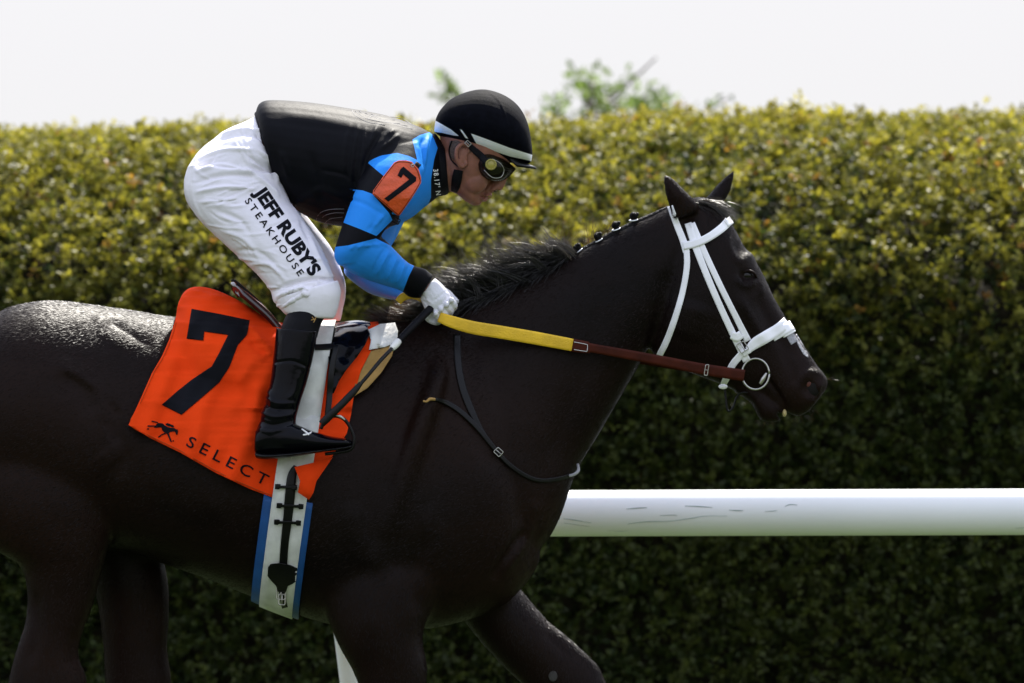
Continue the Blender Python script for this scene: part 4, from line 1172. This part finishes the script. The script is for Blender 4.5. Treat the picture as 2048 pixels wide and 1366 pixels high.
sculpt(br_me, [([(395, 305), (388, 350), (386, 390), (398, 425), (408, 442)], 3, 0.0034), ([(390, 345), (440, 330), (500, 345)], 4, 0.0051), ([(388, 365), (450, 350), (520, 352)], 5, -0.0068), ([(390, 385), (450, 375), (510, 378)], 4, 0.0068), ([(398, 405), (440, 402), (480, 398)], 4, 0.0051), ([(400, 318), (450, 300), (510, 300)], 4, 0.0059), ([(420, 285), (480, 268), (530, 275)], 5, -0.0068),
               ([(440, 268), (490, 258), (535, 262)], 3, 0.0051), ([(500, 250), (540, 300), (556, 350)], 4, -0.0068), ([(520, 300), (545, 330), (556, 368)], 4, 0.0068), ([(480, 330), (530, 365), (560, 395)], 5, 0.0068), ([(495, 310), (535, 340)], 3, -0.0051), ([(430, 420), (480, 440), (500, 470)], 5, -0.0051),
               ([(440, 460), (490, 480), (520, 520)], 5, 0.0051), ([(475, 500), (520, 505), (560, 540)], 4, -0.0051), ([(500, 528), (540, 530), (570, 560)], 4, 0.0059), ([(545, 582), (590, 565), (640, 556), (670, 560)], 4, -0.0102), ([(552, 596), (590, 580), (630, 585)], 5, 0.0102), ([(565, 615), (610, 590), (655, 600)], 4, 0.0085), ([(640, 570), (655, 600), (660, 632)], 4, -0.0085), ([(618, 470), (640, 520), (662, 560)], 4, 0.0051), ([(600, 440), (620, 480)], 4, -0.0051), ([(600, 570), (615, 600)], 4, 0.0068), ([(630, 565), (640, 590)], 4, 0.0068)], ymax=.02)
breeches = put('breeches', br_me, M['breeches'], jockey)
bpy.context.view_layer.update()
br_bvh = bvh_of(world_mesh(breeches))
put('cuff', fuse([loft([(548, 598, 676, 560, .074, -.238), (556, 612, 682, 585, .071, -.245), (568, 627, 676, 618, .062, -.252), (582, 634, 668, 638, .054, -.255)], n=24)], .004, 2), M['breeches'], jockey)
put('cuff', fuse([loft([(570, 590, 672, 556, .07, .225), (585, 610, 686, 575, .07, .235), (600, 632, 687, 610, .064, .25), (615, 642, 681, 642, .054, .255)], n=24)], .004, 2), M['breeches'], jockey)
put('lettering', lettering("JEFF RUBY'S", (507, 383), (111, 164), 25, br_bvh, .0015, bold=.045, space=1.0, length=206), M['black_print'], breeches)
put('lettering', lettering("STEAKHOUSE", (489, 402), (108, 150), 13.5, br_bvh, .0015, bold=.012, space=1.45, length=186, cell=4), M['black_print'], breeches)
put('belt', fuse([loft([(508, 226, 553, 356, .126, 0), (516, 220, 560, 372, .132, 0), (522, 218, 565, 384, .134, 0)], n=32)], .004, 2), M['black_cloth'], jockey)

# legs and boots
for s, dx in ((-1, 0), (1, 22)):
    put('sock', fuse([loft([(592 + dx, 590, 662 + dx, 604, .052, s * .25), (578 + dx, 618, 654 + dx, 626, .050, s * .262), (566 + dx, 645, 641 + dx, 652, .049, s * .275), (556 + dx, 672, 634 + dx, 678, .048, s * .283)], n=22)], .004, 3), M['black_cloth'], jockey)
    bs = loft([(552 + dx, 656, 636 + dx, 662, .053, s * .285), (549 + dx, 690, 630 + dx, 698, .052, s * .29), (545 + dx, 725, 622 + dx, 735, .050, s * .295), (540 + dx, 765, 612 + dx, 772, .047, s * .30), (531 + dx, 800, 600 + dx, 808, .043, s * .31), (521 + dx, 835, 592 + dx, 845, .040, s * .318), (510 + dx, 872, 600 + dx, 868, .038, s * .325), (508 + dx, 900, 600 + dx, 896, .034, s * .328)], n=26)
    ft = loft([(511 + dx, 862, 509 + dx, 904, .022, s * .327), (530 + dx, 842, 524 + dx, 910, .035, s * .327), (560 + dx, 842, 560 + dx, 909, .039, s * .327), (595 + dx, 850, 595 + dx, 906, .041, s * .328), (630 + dx, 864, 630 + dx, 902, .043, s * .33), (665 + dx, 873, 668 + dx, 897, .042, s * .332), (692 + dx, 877, 696 + dx, 893, .032, s * .333), (705 + dx, 882, 705 + dx, 890, .014, s * .333)], n=22)
    bme = fuse([bs, ft], .0032, 2)
    sculpt(bme, [([(x_ + dx, y_) for x_, y_ in pl], w_, a_) for pl, w_, a_ in (
        ([(530, 792), (552, 806), (590, 806)], 3.5, .004), ([(526, 806), (550, 818), (592, 818)], 3.5, -.005), ([(520, 822), (548, 834), (588, 828)], 4, .005), ([(516, 840), (545, 850), (588, 840)], 4, -.004), ([(514, 856), (540, 864), (590, 852)], 4, .003),
        ([(531, 776), (545, 800), (535, 820)], 4, .003), ([(545, 726), (585, 722), (622, 737)], 2, -.004), ([(565, 668), (563, 715)], 2, .0015), ([(600, 740), (590, 780), (575, 800)], 5, .003), ([(600, 858), (625, 866), (650, 872)], 2.5, .002))])
    bt = put('boot', bme, M['patent'], jockey)
    put('sole', fuse([loft([(510 + dx, 903, 511 + dx, 916, .024, s * .327), (530 + dx, 906, 532 + dx, 919, .036, s * .327), (580 + dx, 904, 582 + dx, 914, .039, s * .327), (640 + dx, 898, 640 + dx, 905, .043, s * .33), (695 + dx, 891, 695 + dx, 898, .033, s * .333), (706 + dx, 888, 706 + dx, 892, .012, s * .333)], n=18)], .003, 1), M['leather_black'], bt)
    if s < 0:
        bpy.context.view_layer.update()
        b_bvh = bvh_of(world_mesh(bt))
        put('logo', outl([[(603, 858), (612, 864), (618, 870)], [(624, 864), (616, 868), (606, 870)]], b_bvh, 1.6), M['white_print'], bt)
sk = [c for c in jockey.children if c.name == 'sock'][0]
bpy.context.view_layer.update()
sk_bvh = bvh_of(world_mesh(sk))
put('logo', outl([[(624, 634), (629, 640), (627, 645)], [(622, 640), (632, 638)], [(632, 633), (629, 642)]], sk_bvh, .9), M['tan'], sk)

# gloves: palm, four unequal bent fingers, thumb
def glove(dx, dy, yb, s):
    p = lambda x, y, Y: P(x + dx, y + dy, yb + s * (Y + .10))
    palm = loft([(870 + dx, 556 + dy, 840 + dx, 596 + dy, .030, yb), (884 + dx, 568 + dy, 845 + dx, 608 + dy, .031, yb), (899 + dx, 586 + dy, 853 + dx, 624 + dy, .031, yb), (908 + dx, 602 + dy, 866 + dx, 636 + dy, .026, yb + s * .008)], n=22)
    fing = []
    for i, (x, y, L_) in enumerate(((904, 604, 1.0), (896, 614, 1.08), (886, 624, 1.0), (876, 632, .82))):
        k0 = p(x - 6, y - 5, -.115); k1 = p(x + 4 * L_, y + 6 * L_, -.105); k2 = p(x - 2, y + 15 * L_, -.075); k3 = p(x - 20 * L_, y + 10 * L_, -.062); k4 = p(x - 30 * L_, y + 1, -.075)
        fing.append(tube([k0, k1, k2, k3, k4], [.0095, .0100, .0092, .0085, .007], n=10, per=3))
    th_ = tube([p(872, 580, -.075), p(892, 586, -.055), p(905, 597, -.06), p(914, 604, -.07)], [.014, .012, .010, .008], n=10)
    knk = [ball(p(x, y, -.126), .008, 8) for x, y in ((903, 600), (893, 609), (882, 618), (871, 627))]
    g = fuse([palm, th_] + fing + knk, .0022, 3)
    if s > 0:
        sculpt(g, [([(846, 600), (856, 612), (868, 632)], 2, -.003), ([(852, 598), (862, 606)], 2, .002), ([(843, 588), (852, 600)], 2, -.002), ([(890, 584), (868, 602)], 3, -.002), ([(898, 592), (880, 612)], 2, -.0015), ([(868, 558), (842, 594)], 2.5, .002)])
    return g
put('glove', glove(0, 0, -.10, 1), M['glove'], jockey)
put('glove', glove(4, 14, .08, -1), M['glove'], jockey)

# helmet
hl = loft([(868, 262, 872, 236, .03, 0), (876, 270, 882, 218, .075, 0), (890, 278, 905, 196, .098, 0), (925, 296, 940, 182, .110, 0), (965, 311, 972, 179, .112, 0), (1000, 321, 1008, 190, .108, 0), (1030, 327, 1037, 212, .097, 0), (1050, 328, 1055, 245, .075, 0), (1060, 326, 1063, 285, .045, 0), (1063, 322, 1065, 305, .015, 0)], n=36, per=5)
hme = fuse([hl], .0034, 4)
co = get_co(hme); q = to_px(co)
bands = [[(860, 240), (869, 240), (902, 259), (918, 272), (908, 271), (885, 266), (860, 262)], [(919, 258), (924, 260), (937, 278), (931, 276)], [(942, 267), (975, 279), (1020, 296), (1062, 309), (1072, 312), (1072, 326), (1058, 321), (1020, 313), (975, 298), (953, 288)]]
attr(hme, 'stripe', np.max([inside_sd(q, p) for p in bands], 0))
sculpt(hme, [([(972, 180), (1000, 205), (1015, 250), (1018, 298)], 1.8, .0015)])
helm = put('helmet', hme, M['helmet'], jockey)
pk = []
pkv, pkf = [], []
for i in range(7):
    t_ = i / 6
    for k in range(13):
        a = -1 + 2 * k / 12
        wd = .072
        x = 1044 + (28 * t_) * math.sqrt(max(0, 1 - a * a * .75)) - 24 * a * a; y = 322 + 12 * t_ - 5 * a * a
        pkv.append(P(x, y, a * wd))
for i in range(6):
    for k in range(12):
        a = i * 13 + k; pkf.append((a, a + 1, a + 14, a + 13))
pv, pf = shell([Vector(v) for v in pkv], pkf, 1, [Vector((0, 0, -.006))] * len(pkv))
put('peak', (pv, pf), M['leather_black'], helm)
hbvh = bvh_of(hme) if False else body_bvh
put('chin_strap', join([ribbon([(904, 281, 1.3), (898, 300, 1.3), (903, 320, 1.3), (916, 333, 1.3)], body_bvh, .004, .003, across=1), ribbon([(917, 340, 9), (914, 355, 10), (911, 372, 9), (908, 384, 6)], body_bvh, .006, .005)]), M['black_cloth'], helm)

# goggles
gog = thing = None if False else thing
def eyecup(s):
    return loft([(968, 306, 955, 330, .020, s * .060), (985, 306, 962, 350, .028, s * .055), (1005, 316, 982, 362, .028, s * .045), (1024, 330, 1004, 362, .024, s * .030), (1032, 338, 1020, 352, .012, s * .018)], n=20)
gme = fuse([eyecup(-1), eyecup(1)], .0025, 3)
gg = put('goggles', gme, M['goggle_frame'], jockey)
def lens(s):
    return fuse([loft([(972, 312, 962, 332, .016, s * .072), (988, 312, 972, 350, .021, s * .065), (1008, 322, 990, 358, .022, s * .053), (1024, 333, 1010, 356, .018, s * .035)], n=18)], .0022, 2)
for s in (-1, 1): put('lens', lens(s), M['goggle'], gg)
lm = bvh_of(gme) if False else None
put('lens_rim', tube([P(x, y, Y) for x, y, Y in ((968, 340, -.088), (985, 355, -.090), (1002, 354, -.082), (1008, 340, -.078), (1000, 326, -.086), (985, 318, -.092))], [.0010] * 6, n=6), M['steel'], gg)
vc = P(982, 329, -.094)
vent = []
vent_v = join([tube([vc + Vector((0, .012, 0)), vc + Vector((0, 0, 0)), vc + Vector((0, -.002, 0))], [.0148, .0148, .0138], n=24, per=1), tube([vc + Vector((math.cos(a) * .0122, -.0025, math.sin(a) * .0122)) for a in np.linspace(0, 6.2832, 25)], [.0016] * 25, n=6, per=1)])
put('vent', vent_v, M['goggle_yellow'], gg)
gs_bvh = bvh_of(body_w, world_mesh(gg))
put('strap', ribbon([(930, 282, 5), (945, 297, 6), (962, 312, 7), (974, 326, 6)], gs_bvh, .006, .003), M['black_cloth'], gg)
put('buckle', rect_buckle(936, 287, 5, 4, .8, cast(936, 287, body_bvh)[0].y - .014, .001), M['steel'], gg)

# armband with numbered badge
C2 = lambda pts: [(640 + x * .366, 150 + y * .366) for x, y in pts]
ab = put('armband', ribbon([(838, 326, 6), (812, 360, 5), (776, 396, 7), (748, 384, 5)], jer_bvh, .002, .003), M['black_cloth'], jockey)
bd_px = C2([(405, 478), (430, 466), (470, 466), (502, 474), (538, 514), (552, 560), (552, 590), (500, 675), (436, 766), (420, 766), (350, 705), (287, 650), (290, 632), (345, 555)])
bad = patch([bd_px], jer_bvh, .024, .012, 7, smooth_y=60)
bo = put('badge', bad, M['badge'], ab)
bpy.context.view_layer.update()
bb = bvh_of(world_mesh(bo))
put('numeral', patch([C2([(424, 548), (440, 514), (456, 500), (527, 560), (524, 580), (374, 692), (352, 675), (488, 570), (455, 542), (444, 562)])], bb, .002, .0015, 5), M['black_print'], bo)
put('stitching', outl([[(a[0] * .94 + 793 * .06, a[1] * .94 + 376 * .06) for a in (bd_px + bd_px[:1])]], bb, .6), M['leather_brown'], bo)
put('eyelet', tube([cast(825 + 3 * math.cos(a), 331 + 3 * math.sin(a), bb)[0] + Vector((0, -.001, 0)) for a in np.linspace(0, 6.2832, 13)], [.001] * 13, n=6, per=1), M['steel'], bo)
put('buckle', rect_buckle(790, 440, 9, 5, .5, cast(790, 438, jer_bvh)[0].y - .012, .0014), M['leather_black'], ab)

# ------------------------------------------------------------------ stirrup (hangs from the saddle)
stir = [P(642, 858, -.335), P(650, 842, -.338), P(668, 832, -.338), P(688, 838, -.338), P(702, 858, -.338), P(708, 880, -.338), P(702, 898, -.338), P(680, 904, -.338), P(650, 908, -.338)]
for s, dx in ((-1, 0), (1, 22)):
    so = put('stirrup_iron', tube([Vector((p.x + dx / S, s * .345, p.z)) for p in stir], [.0045] * 9, n=10), M['leather_black'], saddle)
sp = P(683, 834, -.35)
put('stirrup_trim', ribbon([(672, 832, 2), (682, 834, 3.4), (690, 840, 2)], None, thick=.003, across=2) if False else ribbon([(671, 831, 1.2, -.350), (680, 833, 3.0, -.351), (690, 840, 1.2, -.350)], None, thick=.003, across=2), M['steel'], saddle)

# ------------------------------------------------------------------ whip
whip = globals()['thing']('riding_whip', P(650, 842, -.36), 'thin black riding whip held in the gloved hand pointing down to the boot', 'whip')
hp_ = [(872, 606, -.10), (856, 622, -.128), (822, 656, -.19), (795, 684, -.235)]
put('handle', tube([P(*p) for p in hp_], [.0095, .010, .0095, .0085], n=12), M['black_cloth'], whip)
put('collar', tube([P(797, 682, -.232), P(790, 690, -.243), P(783, 698, -.253)], [.0092, .010, .007], n=12), M['pad_white'], whip)
put('shaft', tube([P(786, 695, -.250), P(760, 722, -.295), P(735, 752, -.325), P(705, 786, -.345)], [.0052, .0050, .0048, .0048], n=10), M['leather_black'], whip)
put('flap', ribbon([(722, 766, 4.5, -.338), (705, 786, 7, -.347), (680, 812, 7.5, -.355), (655, 836, 8, -.358), (643, 848, 7, -.358)], None, thick=.007, across=4, crown=.003), M['leather_black'], whip)
put('binding', join([tube([P(786 - 3.2 * i - 2, 693 + 3.6 * i - 2, -.252 - .0045 * i), P(786 - 3.2 * i + 3, 693 + 3.6 * i + 3, -.256 - .0045 * i)], [.0012, .0012], n=5, per=1) for i in range(14)]), M['tape'], whip)

# ------------------------------------------------------------------ reins
reins = globals()['thing']('reins', P(1145, 700, -.1), 'yellow rubber grip reins with brown leather ends running from the hand to the bit ring', 'reins')
def YN(x): return float(np.interp(x, [860, 900, 960, 1145, 1300, 1490], [-.115, -.128, -.135, -.13, -.125, -.095]))
# keep the rein clear of the neck
def clear(path, off):
    out = []
    for x, y, hw in path:
        qq, hit = cast(x, y, horse_bvh)
        yy = YN(x)
        if hit: yy = min(yy, qq.y - off)
        out.append((x, y, hw, yy))
    return out
put('grip', ribbon(clear([(878, 634, 10), (905, 644, 12), (945, 655, 13), (1000, 664, 13), (1070, 676, 13), (1145, 690, 12.5)], .012), None, thick=.005, across=6, crown=.0008), M['rubber_yellow'], reins)
put('grip', ribbon([(796, 604, 7, -.06), (806, 594, 8, -.055), (822, 590, 8, -.055), (840, 594, 8, -.06), (858, 606, 8, -.07)], None, thick=.006, across=4, crown=.002), M['rubber_yellow'], reins)
ln = put('leather_end', ribbon(clear([(1143, 690, 13), (1176, 695, 11.5), (1178, 695, 9), (1250, 708, 9.5), (1320, 721, 10), (1400, 737, 11), (1455, 746, 11.5), (1489, 751, 11.5)], .010), None, thick=.004, across=4, crown=.0003), M['leather_brown'], reins)
bpy.context.view_layer.update()
l_bvh = bvh_of(world_mesh(ln))
put('stitching', outl([[(1148, 684), (1160, 686), (1174, 689)], [(1148, 699), (1160, 701), (1174, 703)], [(1175, 689), (1175, 696), (1174, 703)]], l_bvh, .5), M['white_print'], ln)
put('buckle', rect_buckle(1413, 740, 3, 10, .15, YN(1413) - .012, .0013), M['steel'], reins)
put('far_rein', ribbon([(905, 650, 11, .12), (1000, 672, 11, .16), (1145, 695, 11, .15), (1300, 722, 9, .12), (1489, 752, 10, .085)], None, thick=.006, across=4), M['leather_brown'], reins)

# ------------------------------------------------------------------ bridle
bridle = globals()['thing']('bridle', P(1490, 760, -.06), 'white racing bridle with ring bit on the dark horse head', 'bridle')
hb = horse_bvh
fa = np.linspace(math.radians(-130), math.radians(130), 53)
put('headpiece', join([ribbon([(1340, 412, 6), (1352, 445, 6.5), (1366, 480, 7), (1373, 505, 7)], hb, .004, .004), ribbon([(1340, 412, 6), (1352, 445, 6.5), (1366, 480, 7), (1373, 505, 7)], hb, .004, .004, far=True)]), M['white_strap'], bridle)
put('throatlatch', ribbon([(1372, 490, 6), (1374, 530, 6), (1366, 580, 6), (1352, 630, 6.2), (1334, 680, 6.5), (1318, 712, 6.5)], hb, .005, .004), M['white_strap'], bridle)
put('throatlatch', ribbon([(1372, 490, 6), (1374, 530, 6), (1366, 580, 6), (1352, 630, 6.2), (1334, 680, 6.5), (1318, 712, 6.5)], hb, .005, .004, far=True), M['white_strap'], bridle)
put('browband', ribbon([(1366, 492, 8), (1392, 486, 8), (1420, 473, 8), (1445, 455, 8.5), (1458, 441, 9)], hb, .007, .004), M['white_strap'], bridle)
put('browband', band(hb, (1412, 478), (50, -38), 8, np.linspace(math.radians(-100), math.radians(38), 26), .007, .004), M['white_strap'], bridle)
for f_ in (False, True):
    put('cheekpiece', ribbon([(1376, 446, 7), (1390, 490, 7), (1420, 566, 6.5), (1450, 634, 6.5), (1472, 680, 7), (1494, 722, 8)], hb, .0045, .004, far=f_), M['white_strap'], bridle)
    put('cheekpiece', ribbon([(1384, 446, 6), (1410, 506, 6), (1440, 570, 6), (1468, 626, 6), (1496, 682, 7)], hb, .004, .004, far=f_), M['white_strap'], bridle)
put('keeper', ribbon([(1463, 670, 8), (1474, 674, 9), (1483, 668, 8)], hb, .009, .004), M['white_strap'], bridle)
put('keeper', ribbon([(1485, 708, 6), (1492, 704, 6), (1500, 700, 6)], hb, .010, .004), M['white_strap'], bridle)
put('noseband', band(hb, (1545, 672), (86, -48), 10.5, np.linspace(math.radians(-160), math.radians(94), 44), .006, .006), M['white_strap'], bridle)
put('noseband', ribbon([(1496, 700, 7), (1510, 687, 11), (1530, 675, 12), (1556, 659, 11.5), (1575, 643, 10.5)], hb, .008, .007), M['white_strap'], bridle)
put('noseband', band(hb, (1548, 680), (86, -46), 5, np.linspace(math.radians(-60), math.radians(60), 22), .005, .008), M['white_strap'], bridle)
put('curb_strap', ribbon([(1490, 700, 6.5), (1478, 714, 7), (1465, 730, 7), (1455, 752, 7), (1446, 770, 6)], hb, .006, .004), M['white_strap'], bridle)
qb2, _ = cast(1486, 697, hb)
put('buckle', rect_buckle(1485, 694, 9, 8, 1.0, qb2.y - .012, .0014), M['steel'], bridle)
bq, _ = cast(1511, 748, hb)
for s in (-1, 1):
    by = -s * bq.y + (-.016 if s < 0 else .016) if s > 0 else bq.y - .016
    cen = P(1511, 748, by)
    rg = [cen + Vector((math.cos(a) * .0355, 0.004 * math.sin(a), math.sin(a) * .0400)) for a in np.linspace(0, 6.2832, 29)]
    put('bit_ring', tube(rg, [.0028] * 29, n=8, per=1), M['steel'], bridle)
    put('mouthpiece', tube([P(1533, 746, by), P(1526, 758, by), P(1520, 768, by)], [.003, .0062, .004], n=10), M['steel'], bridle)
chp = [P(1449, 768, -.045), P(1452, 800, -.046), P(1456, 822, -.046), P(1466, 815, -.046), P(1473, 795, -.046), P(1482, 786, -.048), P(1495, 785, -.05)]
put('chin_strap', tube(chp, [.003, .003, .0032, .003, .0028, .0025, .0022], n=8), M['leather_black'], bridle)
put('stud', ball(P(1446, 773, -.055), (.012, .006, .007), 12), M['white_strap'], bridle)

# ------------------------------------------------------------------ neck strap
ns_ = globals()['thing']('neck_strap', P(995, 960, -.2), 'thin black leather yoke strap lying on the horse shoulder and chest', 'neck strap')
put('strap', ribbon([(914, 668, 7), (916, 720, 7), (924, 770, 7), (940, 815, 7), (958, 852, 5), (975, 880, 4)], hb, .004, .004), M['leather_black'], ns_)
put('strap', ribbon([(868, 798, 3), (890, 804, 4.5), (920, 822, 5), (955, 855, 5), (990, 898, 4.5), (1020, 930, 4), (1055, 953, 4), (1085, 961, 4), (1120, 957, 4), (1142, 950, 3.5)], hb, .008, .006), M['leather_black'], ns_)
e1, _ = cast(868, 800, hb); e2, _ = cast(1140, 950, hb)
put('strap_tip', tube([P(870, 799, e1.y - .012), P(860, 798, e1.y - .018), P(853, 803, e1.y - .022), P(846, 802, e1.y - .024)], [.004, .0042, .003, .0025], n=8), M['tan'], ns_)
put('strap_tip', tube([P(1138, 952, e2.y - .010), P(1150, 948, e2.y - .012), P(1157, 940, e2.y - .008), P(1155, 928, e2.y + .004)], [.004, .0045, .0042, .003], n=8), M['tape'], ns_)
e3, _ = cast(997, 903, hb)
put('buckle', rect_buckle(997, 904, 7, 6, .75, e3.y - .016, .0014), M['steel'], ns_)
